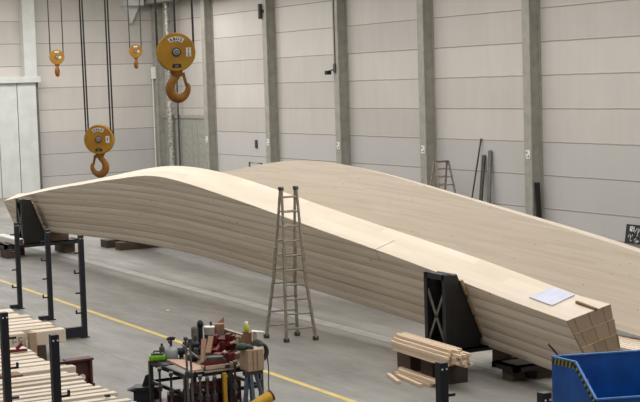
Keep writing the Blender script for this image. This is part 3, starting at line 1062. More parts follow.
for k in range(7):
    x = 16.93 + k * 0.12
    for j in range(2):
        zz = 0.30 + 0.055 * j
        MB().box(x, x + 0.085, 18.2 + rnd.uniform(-0.1, 0.1), 21.3 + rnd.uniform(-0.2, 0.3), zz, zz + 0.05).build(
            'thin_board', 'board', label='pale thin board in the pile at right between the two beams', cat='board', group='boards piled between the beams')
for y in (18.5, 20.6):
    MB().box(16.9, 17.62, y, y + 0.12, 0, 0.30).build('timber_block', 'old_wood', label='dark timber under the board pile between the beams, %s of two' % ('nearer' if y < 19 else 'farther'), cat='timber block')


# ------------------------------------------------------------------ rack posts and stacked boards at left
def rack_post(x, y, label, peg, foot, grp, footz=0.12, h=2.15):
    t = thing('rack_post', label, 'rack post', (x, y, 0), grp)
    MB().box(x - 0.05, x + 0.05, y - 0.055, y + 0.055, 0, h).build('post', 'navy_steel', t, bevel=0.006)
    MB().box(min(x, x + foot), max(x, x + foot), y - 0.06, y + 0.06, footz, footz + (0.09 if -0.3 < foot < 0 else 0.22)).build('foot_arm', 'navy_steel', t)
    MB().box(x - 0.085, x + 0.085, y - 0.085, y + 0.085, 0, 0.02).build('base_plate', 'navy_steel', t)
    for dx in (-0.028, 0.028):
        MB().cyl((x + dx, y - 0.054, h - 0.07), (x + dx, y - 0.06, h - 0.07), 0.012, n=8).build('bolt', 'white', t, label='white bolt head')
    for k in range(4):
        z = 1.78 - k * 0.42
        pg = MB()
        pg.bar((x + 0.05 * peg, y, z), (x + 0.16 * peg, y, z), 0.03, 0.03)
        if k in (1, 3):
            pg.bar((x + 0.16 * peg, y, z - 0.015), (x + 0.16 * peg, y, z + 0.07), 0.03, 0.03)
        pg.build('peg', 'navy_steel', t)


g1, g2 = 'far rack posts behind the board stacks', 'near rack posts'
rack_post(10.68, 34.6, 'dark rack post beyond the boards, farthest of three in a row', -1, -0.24, g1, 0.02, 2.06)
rack_post(10.71, 32.42, 'dark rack post beyond the boards, middle of three in a row', -1, -0.28, g1, 0.02, 2.06)
rack_post(10.51, 29.66, 'dark rack post beyond the boards, nearest of three in a row', -1, -0.42, g1, 0.02)
rack_post(5.97, 20.12, 'dark rack post in front of boards at the left edge of picture', 1, 0.4, g2, 0.02)
rack_post(5.92, 17.85, 'dark rack post with white bolts standing before the lower board stack', 1, 0.4, g2, 0.02)
rack_post(8.72, 13.35, 'dark rack post in front of the strip bundle, cut by bottom edge', 1, 0.4, g2, 0.02)
rack_post(8.66, 11.47, 'short visible tip of dark rack post just left of blue skip', 1, 0.4, g2, 0.02)

rnd = random.Random(11)
ordn = ['first', 'second', 'third', 'fourth', 'fifth', 'sixth', 'seventh', 'eighth', 'ninth', 'tenth', 'eleventh', 'twelfth', 'thirteenth', 'fourteenth']
# upper stack on the far rack
for k in range(9):
    y = 28.15 + k * 0.40 if k < 8 else 33.6
    e = 9.40 + rnd.uniform(-0.12, 0.08) - (0.1 if k == 8 else 0)
    MB().box(5.8, e, y, y + 0.27, 0.345, 0.345 + 0.20 + rnd.uniform(-0.015, 0.02)).build(
        'stacked_timber', 'board', label='pale planed timber of the far left stack, %s from its near side' % ordn[k], cat='timber', group='timbers stacked on the far rack', bevel=0.006)
for k, (x0, x1, y0, y1, z0, z1, lab) in enumerate((
        (8.80, 9.43, 27.70, 27.98, 0.285, 0.55, 'thick pale timber facing front at the right end of far left stack'),
        (7.4, 8.64, 27.74, 28.02, 0.285, 0.55, 'thick pale timber with dark marks beside the left edge rack post'),
        (8.66, 8.80, 27.55, 27.70, 0.0, 0.57, 'upright end of short tan timber between two thick pale timbers'))):
    o = MB().box(x0, x1, y0, y1, z0, z1).build('thick_timber', 'tan_board' if k == 2 else 'board', label=lab, cat='timber', bevel=0.008)
    if k == 1:
        mk = MB()
        for mx in (8.38, 8.50):
            mk.box(mx, mx + 0.015, y0 - 0.003, y0, 0.36, 0.48).box(mx, mx + 0.07, y0 - 0.003, y0, 0.46, 0.475).box(mx + 0.03, mx + 0.08, y0 - 0.003, y0, 0.39, 0.405)
        mk.build('stamped_marks', 'dark_grey', o)
MB().box(8.84, 9.00, 27.62, 28.0, 0, 0.285).build('timber_block', 'old_wood', label='dark block under the thick pale timber at end of far left stack', cat='timber block')
for x, lab in ((6.4, 'left'), (8.5, 'right')):
    MB().box(x, x + 0.2, 28.12, 34.0, 0, 0.345).build('bearer_timber', 'old_wood', label='long timber on floor under the far left stack, %s one' % lab, cat='bearer')
# middle boards
for k in range(8):
    y = 24.75 + k * 0.35
    MB().box(5.6, 8.36 + rnd.uniform(-0.06, 0.06) + 0.02 * k, y, y + 0.24, 0.285, 0.345 + rnd.uniform(0, 0.012)).build(
        'flat_board', 'board', label='flat pale board between the two left stacks, %s from the front' % ordn[k], cat='board', group='boards between the left stacks', bevel=0.005)
for x, lab in ((6.2, 'left'), (7.9, 'right')):
    MB().box(x, x + 0.2, 24.60 if x > 7 else 24.05, 28.05, 0, 0.285).build('bearer_timber', 'old_wood', label='long timber on floor carrying the middle boards, %s one' % lab, cat='bearer')
MB().box(5.6, 8.36, 24.10, 24.30, 0.285, 0.50).build('thick_timber', 'board', label='long pale timber lying just left of the brown steel beam', cat='timber', bevel=0.008)
MB().box(6.95, 7.30, 23.66, 23.98, 0.0, 0.56).build('timber_offcut', 'brown_board', label='short brown timber block behind the left edge rack post', cat='timber block', bevel=0.008)
t = thing('bar_clamp', 'red clamp lying on boards near the left edge', 'clamp', (8.15, 26.9, 0.36))
MB().bar((7.95, 26.95, 0.38), (8.35, 26.75, 0.40), 0.05, 0.05).build('clamp_bar', 'red', t)
MB().bar((8.18, 26.85, 0.42), (8.28, 26.82, 0.52), 0.06, 0.06).build('jaw', 'red', t)
# brown steel beam
t = thing('steel_beam', 'short brown steel beam with round white hole beside the lower boards', 'steel beam', (8.5, 24.45, 0))
MB().box(8.30, 8.70, 24.38, 24.46, 0.12, 0.53).build('web', 'brown_steel', t)
MB().box(8.28, 8.76, 24.31, 24.55, 0.53, 0.565).build('flange', 'brown_steel', t, bevel=0.004)
MB().box(8.30, 8.76, 24.31, 24.55, 0.0, 0.12).build('flange', 'brown_steel', t)
MB().box(8.69, 8.73, 24.31, 24.55, 0.12, 0.53).build('end_plate', 'brown_steel', t)
MB().cyl((8.56, 24.36, 0.24), (8.56, 24.385, 0.24), 0.055, n=16).build('round_hole', 'white', t, label='round white hole')
# lower stack
ORD = ordn + ['fifteenth', 'sixteenth', 'seventeenth', 'eighteenth', 'nineteenth', 'twentieth', 'twenty-first', 'twenty-second', 'twenty-third', 'twenty-fourth', 'twenty-fifth', 'twenty-sixth']
for k in range(15):
    y = 23.0 - k * 0.29
    x0 = 5.0
    if y < 20.2 and y + 0.18 > 20.04:
        x0 = 6.05
    e = 7.86 + rnd.uniform(-0.06, 0.05)
    MB().box(x0, e, y, y + 0.155, 0.56, 0.625 + rnd.uniform(-0.01, 0.015)).build(
        'stacked_board', 'board', label='pale narrow board of the lower left stack, %s from its far edge' % ORD[k], cat='board', group='boards of the lower left stack', bevel=0.006)
for x, lab in ((6.35, 'left'), (7.3, 'right')):
    MB().box(x, x + 0.2, 18.8, 23.3, 0, 0.56).build('bearer_timber', 'old_wood', label='tall dark timber bearer under the lower left boards, %s one' % lab, cat='bearer')
MB().box(7.62, 7.69, 20.70, 20.76, 0.64, 0.68).build('wood_chip', 'dark_grey', label='small dark peg lying on the right end of lower boards', cat='peg')


# ------------------------------------------------------------------ blue tipping skip (its box is skewed in plan)
MB_ = MB


def skip():
    x0, x1 = 12.26, 13.62
    mb0 = Matrix.Identity(4)
    mb0[1][0] = -0.34
    mb0[1][3] = 0.34 * x0

    def MB():
        return MB_(mb0)
    t = thing('tipping_skip', 'blue steel tipping skip with hazard stripes in the right corner', 'skip', (12.9, 15.4, 0))
    yb, yf, yl = 16.04, 15.56, 15.15
    zt, zl, zb = 1.40, 0.967, 0.16
    prof = [(yb, zb), (yb, zt), (yf, zt), (yl, zl), (yl + 0.1, zb)]
    for nm, a, b in (('side_panel', x0, x0 + 0.02), ('side_panel', x1 - 0.02, x1)):
        s = MB().prism(prof, 'x', a, b).build(nm, 'skip_blue', t)
        e = MB()
        xm = (a + b) / 2
        e.bar((xm, yb, zt), (xm, yf, zt), 0.03, 0.016, (0, 0, 1))
        e.bar((xm, yf, zt), (xm, yl, zl), 0.03, 0.016, (0, -1, 1))
        e.build('rim', 'skip_edge', s)
        if a == x0:
            hz = MB()
            hb = MB()
            hb.prism([(yb, zt - 0.012), (yf, zt - 0.012), (yf + 0.02, zt - 0.10), (yb, zt - 0.10)], 'x', x0 - 0.004, x0)
            dv = Vector((0, yl - yf, zl - zt))
            nv = Vector((0, dv.z, -dv.y)).normalized() * -1
            if nv.y < 0:
                nv = -nv
            A = Vector((0, yf, zt)) + nv * 0.012
            B = Vector((0, yl, zl)) + nv * 0.012
            hb.prism([(A.y, A.z), (B.y, B.z), ((B + nv * 0.05).y, (B + nv * 0.05).z), ((A + nv * 0.05).y, (A + nv * 0.05).z)], 'x', x0 - 0.004, x0)
            for k in range(6):
                y = yb - 0.02 - k * 0.078
                hz.prism([(y, zt - 0.014), (y - 0.036, zt - 0.014), (y - 0.012, zt - 0.098), (y + 0.02, zt - 0.098)], 'x', x0 - 0.007, x0 - 0.003)
            for k in range(7):
                p, q = A.lerp(B, 0.06 + k / 7.3), A.lerp(B, 0.06 + (k + 0.5) / 7.3)
                hz.prism([(p.y, p.z), (q.y, q.z), ((q + nv * 0.05).y, (q + nv * 0.05).z), ((p + nv * 0.05).y, (p + nv * 0.05).z)], 'x', x0 - 0.007, x0 - 0.003)
            hs = hb.build('hazard_tape', 'hazard_yellow', s)
            hz.build('hazard_stripe', 'black', t)
    r = MB().box(x0, x1, yb, yb + 0.02, zb, zt).build('rear_panel', 'skip_blue', t)
    MB().bar((x0, yb + 0.01, zt), (x1, yb + 0.01, zt), 0.04, 0.02).build('rim', 'skip_edge', r)
    f = MB().add([(x0, yl, zl), (x1, yl, zl), (x1, yl + 0.1, zb), (x0, yl + 0.1, zb), (x0, yl + 0.02, zl), (x1, yl + 0.02, zl), (x1, yl + 0.12, zb), (x0, yl + 0.12, zb)],
                 [(0, 1, 2, 3), (7, 6, 5, 4), (0, 4, 5, 1), (1, 5, 6, 2), (2, 6, 7, 3), (3, 7, 4, 0)]).build('front_panel', 'skip_blue', t)
    MB().bar((x0, yl, zl), (x1, yl, zl), 0.045, 0.02).build('rim', 'skip_edge', f)
    MB().box(x0, x1, yl + 0.1, yb, zb, zb + 0.02).build('floor_plate', 'skip_blue', t)
    for x in (x0 + 0.2, x1 - 0.4):
        MB().box(x, x + 0.2, yl + 0.15, yb - 0.05, 0, zb).build('fork_pocket', 'skip_blue', t)


skip()
MB().cyl((12.26, 16.13, 1.56), (13.6, 15.86, 0.0), 0.016, n=8).build('thin_rod', 'dark_grey', label='thin dark rod sticking up behind the blue skip corner', cat='rod')
MB().bar((12.42, 15.50, 1.15), (12.66, 15.42, 0.18), 0.03, 0.012).build('wood_stick', 'brown_board', label='thin brown stick leaning inside the blue skip', cat='stick')


# ------------------------------------------------------------------ cluttered steel workbench
def at(x, y, z=0.0, deg=-23):
    return MB(Matrix.Translation((x, y, z)) @ Matrix.Rotation(math.radians(deg), 4, 'Z'))


TZ = 0.87
t = thing('steel_workbench', 'dark steel workbench frame heaped with tools, left of the ladder', 'workbench', (9.6, 21.2, 0))
LX, RX, FY, BY = 8.86, 10.12, 20.60, 21.98
b = MB()
for y in (FY, BY):
    b.bar((LX, y, TZ - 0.05), (RX, y, TZ - 0.05), 0.05, 0.07)
for x in (LX, 9.6, RX):
    b.bar((x, FY, TZ - 0.05), (x, BY, TZ - 0.05), 0.05, 0.07)
b.build('top_frame', 'black_steel', t)
for x, y in ((LX, FY), (LX, BY), (RX, FY), (RX, BY), (9.6, FY), (9.6, BY)):
    MB().box(x - 0.03, x + 0.03, y - 0.03, y + 0.03, 0, TZ - 0.02).build('leg', 'dark_grey', t)
b = MB()
for z in (0.52, 0.18):
    for y in (FY, BY):
        b.bar((LX, y, z), (RX, y, z), 0.04, 0.05)
    for x in (LX, RX):
        b.bar((x, FY, z), (x, BY, z), 0.04, 0.05)
b.build('stretcher_rails', 'black_steel', t)
MB().box(LX, RX, FY, BY, 0.20, 0.22).build('lower_shelf', 'dark_red', t)
MB().box(LX + 0.45, RX, FY + 0.02, BY, TZ - 0.015, TZ).build('table_top', 'tan_board', t)
MB().box(LX, LX + 0.45, FY + 0.8, BY, TZ - 0.015, TZ).build('table_top', 'black_steel', t)

MB().add([(8.94, 20.58, TZ), (9.24, 20.60, TZ), (9.24, 21.5, TZ), (9.02, 21.7, TZ), (8.94, 20.58, TZ + 0.03), (9.24, 20.60, TZ + 0.03), (9.24, 21.5, TZ + 0.03), (9.02, 21.7, TZ + 0.03)],
         [(0, 3, 2, 1), (4, 5, 6, 7), (0, 1, 5, 4), (1, 2, 6, 5), (2, 3, 7, 6), (3, 0, 4, 7)]).build(
    'plywood_sheet', 'ply', label='pinkish plywood sheet lying on the left of the workbench', cat='sheet')

# lime green tool case
t = thing('tool_case', 'lime green tool case on the left corner of the workbench', 'tool case', (8.93, 21.86, TZ))
at(8.93, 21.86, TZ).box(-0.13, 0.13, -0.09, 0.09, 0, 0.09).build('case_body', 'lime', t, bevel=0.025)
at(8.93, 21.86, TZ).box(-0.10, 0.10, -0.07, 0.07, 0.09, 0.115).build('case_lid', 'bin_black', t, bevel=0.01)
at(8.93, 21.86, TZ).tube([(-0.06, 0, 0.11), (-0.05, 0, 0.145), (0.05, 0, 0.145), (0.06, 0, 0.11)], 0.012, 8).build('handle', 'bin_black', t)
# dark can
t = thing('glue_can', 'small dark can standing behind the lime tool case', 'can', (9.08, 22.02, TZ))
MB().lathe([(0.045, 0), (0.045, 0.16), (0.035, 0.18), (0.02, 0.185)], (9.08, 22.02, TZ)).build('can_body', 'dark_grey', t)
MB().lathe([(0.018, 0.185), (0.018, 0.225), (0.012, 0.23)], (9.08, 22.02, TZ), n=12).build('cap', 'black', t)
# spray bottle
t = thing('spray_bottle', 'grey bottle with black trigger head on the workbench', 'spray bottle', (9.17, 21.86, TZ))
MB().lathe([(0.10, 0), (0.105, 0.02), (0.105, 0.13), (0.09, 0.16), (0.03, 0.19), (0.03, 0.2)], (9.17, 21.86, TZ)).build('bottle', 'grey_plastic', t)
at(9.17, 21.86, TZ).box(-0.018, 0.022, -0.02, 0.02, 0.19, 0.30).build('pump_neck', 'bin_black', t)
at(9.17, 21.86, TZ).prism([(-0.07, 0.30), (0.06, 0.29), (0.075, 0.34), (0.0, 0.35), (-0.06, 0.335)], 'y', -0.02, 0.02).bar((-0.04, 0, 0.30), (-0.025, 0, 0.24), 0.02, 0.02).build('trigger_head', 'bin_black', t)


def bar_clamp(x, y, z0, z1, label, mat='mid_grey', tilt=0.0, grp='bar clamps hung on the workbench', jaw='dark_grey'):
    t = thing('bar_clamp', label, 'clamp', (x, y, z0), grp)
    b = at(x, y, z0)
    b.bar((0, 0, 0), (tilt, 0, z1 - z0), 0.035, 0.02, (0, 1, 0))
    b.build('clamp_bar', mat, t)
    h = z1 - z0
    at(x, y, z0).box(tilt - 0.03, tilt + 0.03, -0.13, 0.02, h - 0.05, h).build('fixed_jaw', jaw, t)
    f = 0.62
    at(x, y, z0).box(tilt * f - 0.035, tilt * f + 0.035, -0.13, 0.025, h * f - 0.04, h * f + 0.03).build('sliding_jaw', jaw, t)
    at(x, y, z0).cyl((tilt * f, -0.11, h * f - 0.14), (tilt * f, -0.11, h * f + 0.10), 0.014, n=8).build('screw', 'grey_steel', t)


bar_clamp(8.86, 20.50, 0.0, 1.45, 'tall grey bar clamp rising above the workbench front, left of two', tilt=-0.02)
bar_clamp(8.92, 20.48, 0.0, 1.42, 'tall grey bar clamp rising above the workbench front, right of two', tilt=-0.02)
bar_clamp(9.05, 20.50, 0.0, 0.84, 'grey bar clamp hanging on workbench front below the plywood edge', 'grey_steel')
bar_clamp(9.16, 20.48, 0.0, 0.80, 'grey bar clamp hanging on workbench front, left of dark red boxes')
bar_clamp(9.28, 20.48, 0.0, 0.80, 'dark bar clamp hanging before the dark red boxes', 'dark_grey')
bar_clamp(9.60, 20.46, 0.0, 1.0, 'dark brown bar clamp hanging just right of yellow upright', 'brown_steel', 0.02)
bar_clamp(8.79, 21.45, 0.0, 0.84, 'dark bar clamp hanging on the left side of workbench, farther of two', 'dark_grey')
bar_clamp(8.79, 21.0, 0.0, 0.84, 'dark bar clamp hanging on the left side of workbench, nearer of two', 'dark_grey')
t = thing('yellow_upright', 'thin yellow upright bar at the front of the workbench', 'bar', (9.45, 20.48, 0))
MB().box(9.42, 9.475, 20.45, 20.50, 0, 0.82).build('bar', 'safety_yellow', t)
MB().box(9.39, 9.505, 20.42, 20.52, 0, 0.04).build('foot', 'black_steel', t)

# grey cylinder with black knob
t = thing('gas_canister', 'tall grey canister with round black knob at the back of workbench', 'canister', (9.64, 21.88, TZ))
MB().lathe([(0.055, 0), (0.06, 0.02), (0.06, 0.42), (0.05, 0.46), (0.025, 0.47)], (9.60, 21.88, TZ)).build('canister_body', 'mid_grey', t)
MB().box(9.66, 9.72, 21.84, 21.92, TZ, TZ + 0.44).build('backing_bar', 'bin_black', t)
MB().lathe([(0.01, 0.42), (0.042, 0.44), (0.056, 0.49), (0.042, 0.54), (0.01, 0.56)], (9.70, 21.88, TZ)).build('knob', 'black', t)
# white bucket
t = thing('white_bucket', 'white bucket with dark band beside the black knobbed canister', 'bucket', (9.82, 21.80, TZ))
MB().lathe([(0.07, 0), (0.085, 0.43), (0.092, 0.435), (0.092, 0.455), (0.08, 0.455), (0.06, 0.03)], (9.82, 21.80, TZ)).build('bucket_body', 'white', t)
MB().lathe([(0.078, 0.14), (0.085, 0.33)], (9.82, 21.80, TZ)).build('dark_band', 'dark_grey', t)
MB().lathe([(0.02, 0.0), (0.02, 0.07)], (9.85, 21.8, TZ + 0.455), n=10).build('lid_knob', 'dark_grey', t)
MB().lathe([(0.091, 0.455), (0.02, 0.467)], (9.82, 21.80, TZ)).build('lid', 'white', t)
# cardboard boxes
t = thing('cardboard_box', 'brown cardboard box with open flap at the back of workbench', 'box', (9.99, 21.88, TZ))
at(9.99, 21.88, TZ).box(-0.12, 0.12, -0.08, 0.08, 0, 0.47).build('box_body', 'cardboard', t)
at(9.99, 21.88, TZ).add([(0.0, 0.07, 0.47), (0.12, 0.07, 0.47), (0.13, 0.08, 0.57), (0.04, 0.08, 0.49), (0.0, 0.075, 0.47), (0.12, 0.075, 0.47), (0.13, 0.085, 0.57), (0.04, 0.085, 0.49)],
                     [(0, 1, 2, 3), (7, 6, 5, 4), (0, 4, 5, 1), (1, 5, 6, 2), (2, 6, 7, 3), (3, 7, 4, 0)]).build('flap', 'cardboard', t)
at(9.99, 21.88, TZ).box(-0.03, -0.01, -0.085, -0.08, 0.02, 0.45).box(0.05, 0.07, -0.085, -0.08, 0.02, 0.45).build('fold_seam', 'brown_board', t)
t = thing('shelf_crate', 'brown wooden crate carrying the dark indigo box', 'crate', (9.99, 21.62, TZ))
at(9.99, 21.62, TZ).box(-0.16, 0.17, -0.10, 0.09, 0, 0.02).box(-0.16, -0.14, -0.10, 0.09, 0, 0.205).box(0.15, 0.17, -0.10, 0.09, 0, 0.205).box(-0.14, 0.15, 0.07, 0.09, 0.02, 0.205).build('crate_body', 'brown_board', t)
at(9.99, 21.62, TZ).box(-0.16, 0.17, -0.10, 0.09, 0.205, 0.22).build('crate_lid', 'cardboard', t)
t = thing('indigo_box', 'flat dark indigo box with pale base on the brown crate', 'box', (10.0, 21.62, TZ + 0.22))
at(10.0, 21.62, TZ + 0.22).box(-0.09, 0.11, -0.07, 0.07, 0.012, 0.10).build('box_body', 'indigo', t, bevel=0.008)
at(10.0, 21.62, TZ + 0.22).box(-0.085, 0.105, -0.075, 0.07, 0, 0.012).build('box_base', 'white', t)
# long leaning side board
t = thing('side_board', 'long tan board standing on edge along the back of workbench', 'board', (10.09, 21.4, TZ))
MB().box(10.09, 10.115, 20.98, 21.97, TZ, TZ + 0.37).build('board', 'tan_board', t)
MB().box(10.078, 10.09, 21.30, 21.35, TZ, TZ + 0.36).build('pale_batten', 'white', t)
MB().box(10.08, 10.12, 20.98, 21.97, TZ + 0.37, TZ + 0.385).build('pale_edge', 'cream_box', t)

# heap of red clamps
rnd = random.Random(21)
reds = [((9.52, 21.45, 0.99), (9.86, 21.10, 1.14)), ((9.54, 21.05, 1.00), (9.90, 21.35, 1.20)), ((9.70, 21.50, 1.06), (9.98, 21.05, 1.10)),
        ((9.42, 20.95, 0.92), (9.78, 20.78, 1.03)), ((9.72, 21.45, 1.17), (9.98, 21.15, 1.22)), ((9.36, 20.80, 0.92), (9.66, 20.98, 1.02))]
where = ['lowest at back', 'crossing the middle', 'lying towards the brown boards', 'front of the heap', 'topmost of the heap', 'nearest the plywood sheet']
for (a, b_), wl in zip(reds, where):
    t = thing('clamp', 'red clamp in the heap on workbench, ' + wl, 'clamp', a, 'red clamps heaped on the workbench')
    a, b_ = Vector(a), Vector(b_)
    d = (b_ - a).normalized()
    MB().bar(a, b_, 0.05, 0.06).build('clamp_bar', 'red', t)
    MB().bar(a + d * 0.03, a + d * 0.09, 0.12, 0.14).build('fixed_jaw', 'red', t)
    MB().bar(b_ - d * 0.16, b_ - d * 0.09, 0.13, 0.13).build('sliding_jaw', 'dark_red', t)
    MB().cyl(b_ - d * 0.02, b_ + d * 0.08, 0.022, n=10).build('handle', 'cream_box', t)
t = thing('red_drill_case', 'red power tool case under the heap of red clamps', 'tool case', (9.7, 21.14, TZ))
at(9.70, 21.14, TZ).box(-0.24, 0.22, -0.17, 0.17, 0, 0.10).build('case_body', 'dark_red', t, bevel=0.02)
at(9.70, 21.14, TZ).box(-0.22, 0.20, -0.15, 0.15, 0.10, 0.14).build('case_lid', 'red', t, bevel=0.02)
t = thing('red_toolbox', 'small red toolbox with dark lid at front of the workbench', 'toolbox', (9.42, 20.82, TZ))
at(9.42, 20.82, TZ).box(-0.14, 0.20, -0.10, 0.10, 0, 0.10).build('box_body', 'red', t, bevel=0.01)
at(9.42, 20.82, TZ).prism([(-0.14, 0.10), (0.20, 0.10), (0.14, 0.16), (-0.09, 0.16)], 'y', -0.10, 0.10).build('sloped_lid', 'dark_grey', t)
# brown diagonal offcuts and dark machine parts
for (a, b_, wl) in (((9.28, 20.88, 0.92), (9.52, 21.35, 1.20), 'left one leaning on dark tools'), ((9.40, 20.95, 1.05), (9.62, 21.30, 1.24), 'right one leaning on dark tools')):
    MB().bar(a, b_, 0.08, 0.05).build('wood_offcut', 'brown_board', label='brown diagonal wood offcut on the workbench, ' + wl, cat='offcut', group='brown offcuts on the workbench')
dk = [((9.34, 21.84), 0.22, 'behind the spray bottle'), ((9.46, 21.66), 0.34, 'left of the grey canister'), ((9.34, 21.40), 0.18, 'behind the plywood sheet'), ((9.62, 21.62), 0.26, 'below the white bucket'), ((9.80, 21.55), 0.30, 'below the cardboard box')]
for (p, h, wl) in dk:
    t = thing('hand_tool', 'dark hand tool on the workbench, ' + wl, 'tool', (p[0], p[1], TZ), 'dark hand tools on the workbench')
    at(p[0], p[1], TZ).lathe([(0.05, -0.09), (0.06, -0.02), (0.055, 0.06), (0.03, 0.10)], (0, 0, h - 0.12), 'x', 14).box(-0.04, 0.03, -0.03, 0.03, 0, h - 0.12).build('motor_body', 'bin_black', t)
    at(p[0], p[1], TZ).box(0.02, 0.06, -0.025, 0.025, h - 0.12, h + 0.03).build('handle', 'dark_grey', t, bevel=0.01)
    at(p[0], p[1], TZ).lathe([(0.05, 0), (0.05, 0.014)], (-0.10, 0, h - 0.12), 'x', 14).build('disc', 'grey_plastic', t)
MB().bar((9.16, 21.40, 1.16), (9.34, 21.0, 0.92), 0.02, 0.02).build('steel_rod', 'grey_steel', label='thin bright rod slanting above the plywood sheet', cat='rod')
# brown boards standing at the right back, lime bottle and sheet of paper on top
t = thing('board_pack', 'pack of upright brown boards at right back of workbench', 'boards', (10.05, 20.9, TZ))
for k in range(3):
    at(10.05, 20.90, TZ).box(-0.06 + k * 0.046, -0.018 + k * 0.046, -0.05, 0.06, 0, 0.47 - 0.01 * k).build('board', 'brown_board', t)
t = thing('glue_bottle', 'small lime yellow bottle with white cap on the upright brown boards', 'bottle', (10.05, 20.90, TZ + 0.47))
MB().lathe([(0.042, 0), (0.045, 0.01), (0.045, 0.085), (0.02, 0.105), (0.02, 0.11)], (10.05, 20.90, TZ + 0.47)).build('bottle_body', 'lime_yellow', t)
MB().lathe([(0.03, 0.11), (0.026, 0.15), (0.012, 0.155)], (10.05, 20.90, TZ + 0.47), n=12).build('cap', 'white', t)
t = thing('sheet_holder', 'white sheet lying on a pale post right of the upright brown boards', 'sheet', (10.2, 20.85, 0.8))
at(10.17, 20.84, TZ).box(-0.035, 0.02, -0.05, 0.06, -0.20, 0.43).build('upright', 'cream_box', t)
at(10.20, 20.84, TZ + 0.12).add([(-0.08, -0.08, 0.345), (0.13, -0.06, 0.325), (0.09, 0.09, 0.318), (-0.08, 0.08, 0.345), (-0.08, -0.08, 0.353), (0.13, -0.06, 0.333), (0.09, 0.09, 0.326), (-0.08, 0.08, 0.353)],
                      [(0, 3, 2, 1), (4, 5, 6, 7), (0, 1, 5, 4), (1, 2, 6, 5), (2, 3, 7, 6), (3, 0, 4, 7)]).box(-0.06, -0.03, -0.03, 0.03, 0.30, 0.35).build('sheet', 'white', t)
# tan box at right front, dark green tool on it
t = thing('cream_box', 'pale tan box on the trestle at right front of workbench', 'box', (9.83, 20.4, 0.83))
MB().box(9.75, 10.02, 20.26, 20.56, 0.83, 1.16).build('box_body', 'tan_board', t, bevel=0.006)
MB().box(9.83, 9.845, 20.252, 20.26, 0.85, 1.14).box(9.90, 9.915, 20.252, 20.26, 0.85, 1.14).build('fold_seam', 'cardboard', t)
t = thing('green_glove', 'dark green work glove lying on the pale tan box', 'glove', (9.74, 20.44, 1.15))
g = at(9.74, 20.44, 1.15)
g.lathe([(0.0, 0.0), (0.09, 0.005), (0.10, 0.04), (0.07, 0.09), (0.0, 0.10)], (0, 0, 0), n=14).build('glove_palm', 'green_cloth', t)
for k in range(4):
    at(9.74, 20.44, 1.15).tube([(0.05, -0.05 + k * 0.03, 0.05), (0.12, -0.07 + k * 0.045, 0.05), (0.17, -0.08 + k * 0.05, 0.02)], [0.022, 0.02, 0.015], 8).build('finger', 'green_cloth', t)
# cream tray along the front
t = thing('tool_tray', 'pale tray with dark print along the front edge of workbench', 'tray', (9.4, 20.6, TZ))
MB().box(9.16, 9.66, 20.56, 20.70, TZ, TZ + 0.012).box(9.16, 9.66, 20.56, 20.575, TZ - 0.03, TZ + 0.07).box(9.16, 9.175, 20.56, 20.70, TZ, TZ + 0.07).box(9.645, 9.66, 20.56, 20.70, TZ, TZ + 0.07).build('tray_body', 'cream_box', t)
MB().box(9.50, 9.58, 20.555, 20.56, TZ, TZ + 0.05).build('dark_print', 'dark_grey', t)

# coil of cable at the right end with two hanging ends
t = thing('cable_coil', 'coil of dark cable hung on right end of the workbench', 'cable', (10.29, 20.9, TZ))
MB().box(10.13, 10.19, 20.62, 20.78, 1.13, 1.16).box(10.14, 10.18, 20.74, 20.78, TZ - 0.05, 1.15).build('hanger_peg', 'dark_grey', t)
for k in range(4):
    cc = Vector((10.15 + 0.012 * k, 20.75 - 0.028 * k, 1.03))
    rr = 0.165 - 0.014 * k
    pts = [cc + Vector((rr * 0.75 * math.cos(a), -0.2 * rr * math.cos(a), rr * 1.05 * math.sin(a))) for a in [2 * PI * i / 24 for i in range(24)]]
    MB().tube(pts, 0.019, 8, closed=True).build('cable_loop', 'dark_grey', t)
MB().tube(curve([(10.28, 20.68, 1.0), (10.28, 20.64, 0.74), (10.20, 20.5, 0.52), (10.14, 20.3, 0.3), (10.14, 20.15, 0.02)], 6), 0.010, 8).build('hanging_end', 'dark_grey', t)
MB().tube(curve([(10.12, 20.68, 0.90), (10.08, 20.55, 0.80), (9.96, 20.24, 0.72), (9.85, 20.2, 0.66)], 6), 0.008, 8).build('hanging_end', 'dark_grey', t)

# lower shelf contents
t = thing('red_crate', 'red crate of black sockets on the lower left shelf', 'crate', (9.2, 21.6, 0.22))
at(9.16, 21.5, 0.22).box(-0.22, 0.24, -0.15, 0.15, 0, 0.16).build('crate_body', 'brown_steel', t, bevel=0.008)
for k in range(4):
    at(9.16, 21.5, 0.22).cyl((-0.14 + k * 0.10, 0, 0.16), (-0.14 + k * 0.10, 0, 0.22), 0.034, n=12).build('socket', 'black', t)
for k, (x, y, wl) in enumerate(((9.28, 20.85, 'left one'), (9.68, 20.9, 'right one'))):
    t = thing('dark_red_case', 'dark red case with pale studs under the workbench, ' + wl, 'case', (x, y, 0.22), 'dark red cases under the workbench')
    MB().box(x - 0.17, x + 0.17, y - 0.16, y + 0.2, 0.22, 0.62).build('case_body', 'dark_red', t, bevel=0.012)
    MB().box(x - 0.17, x + 0.17, y - 0.165, y - 0.16, 0.50, 0.52).build('case_seam', 'black', t)
    for j, (dx, dz) in enumerate(((-0.10, 0.56), (0.08, 0.44), (0.0, 0.34), (-0.05, 0.29), (0.11, 0.30))):
        MB().cyl((x + dx, y - 0.16, dz), (x + dx, y - 0.172, dz), 0.018, n=8).build('stud', 'white', t)
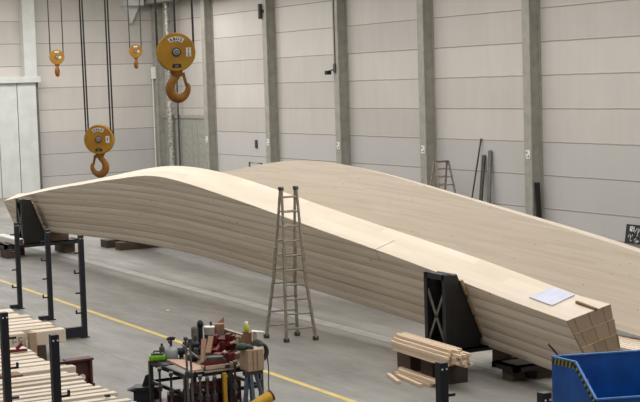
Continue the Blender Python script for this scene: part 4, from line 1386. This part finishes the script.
# trestle at right end
t = thing('steel_trestle', 'blue grey steel trestle at right end under the pale tan box', 'trestle', (9.85, 20.3, 0))
for (a, b_) in (((9.76, 20.33, 0.78), (9.62, 20.22, 0)), ((9.80, 20.30, 0.78), (9.80, 20.16, 0)), ((9.90, 20.33, 0.78), (10.06, 20.22, 0)), ((9.86, 20.42, 0.78), (9.94, 20.52, 0))):
    MB().bar(a, b_, 0.055, 0.05).build('leg', 'steel_blue', t)
MB().box(9.70, 10.0, 20.29, 20.37, 0.77, 0.83).build('head_bar', 'dark_grey', t)
MB().bar((9.72, 20.26, 0.30), (9.98, 20.26, 0.30), 0.03, 0.04).build('tie_bar', 'dark_grey', t)

# yellow padded bar leaning in front
t = thing('yellow_roller', 'thick yellow tube with dark end sloping at the workbench foot', 'tube', (9.4, 19.85, 0.1))
a, b_ = Vector((8.85, 19.75, 0.10)), Vector((9.88, 19.80, 0.53))
d = (b_ - a).normalized()
MB().cyl(a, b_, 0.085, n=20).build('tube', 'safety_yellow', t)
MB().cyl(b_ - d * 0.01, b_ + d * 0.02, 0.09, n=20).build('end_cap', 'brown_steel', t)
MB().cyl(a - d * 0.02, a + d * 0.01, 0.09, n=20).build('end_cap', 'brown_steel', t)
MB().box(9.74, 9.82, 19.75, 19.85, 0, 0.40).build('prop', 'dark_grey', t)

# black bin at the left
t = thing('black_bin', 'low black plastic bin with pointed flap left of the workbench', 'bin', (8.7, 22.3, 0))
at(8.90, 22.32, 0).box(-0.20, 0.22, -0.15, 0.15, 0, 0.33).build('bin_body', 'bin_black', t, bevel=0.015)
at(8.90, 22.32, 0).prism([(-0.24, 0.33), (0.24, 0.33), (0.22, 0.39), (-0.16, 0.39)], 'y', -0.17, 0.17).prism([(-0.30, 0.335), (-0.2, 0.33), (-0.16, 0.39)], 'y', -0.1, 0.1).build('rim', 'bin_black', t)
at(8.90, 22.32, 0).prism([(-0.06, 0.39), (0.16, 0.39), (0.11, 0.52), (0.06, 0.58), (0.0, 0.56)], 'y', -0.03, 0.03).build('flap', 'bin_black', t)

MB().box(13.32, 13.39, 31.91, 31.99, 0.0, 0.012).build('paper_scrap', 'white', label='tiny white scrap on the floor beyond the yellow line', cat='scrap')
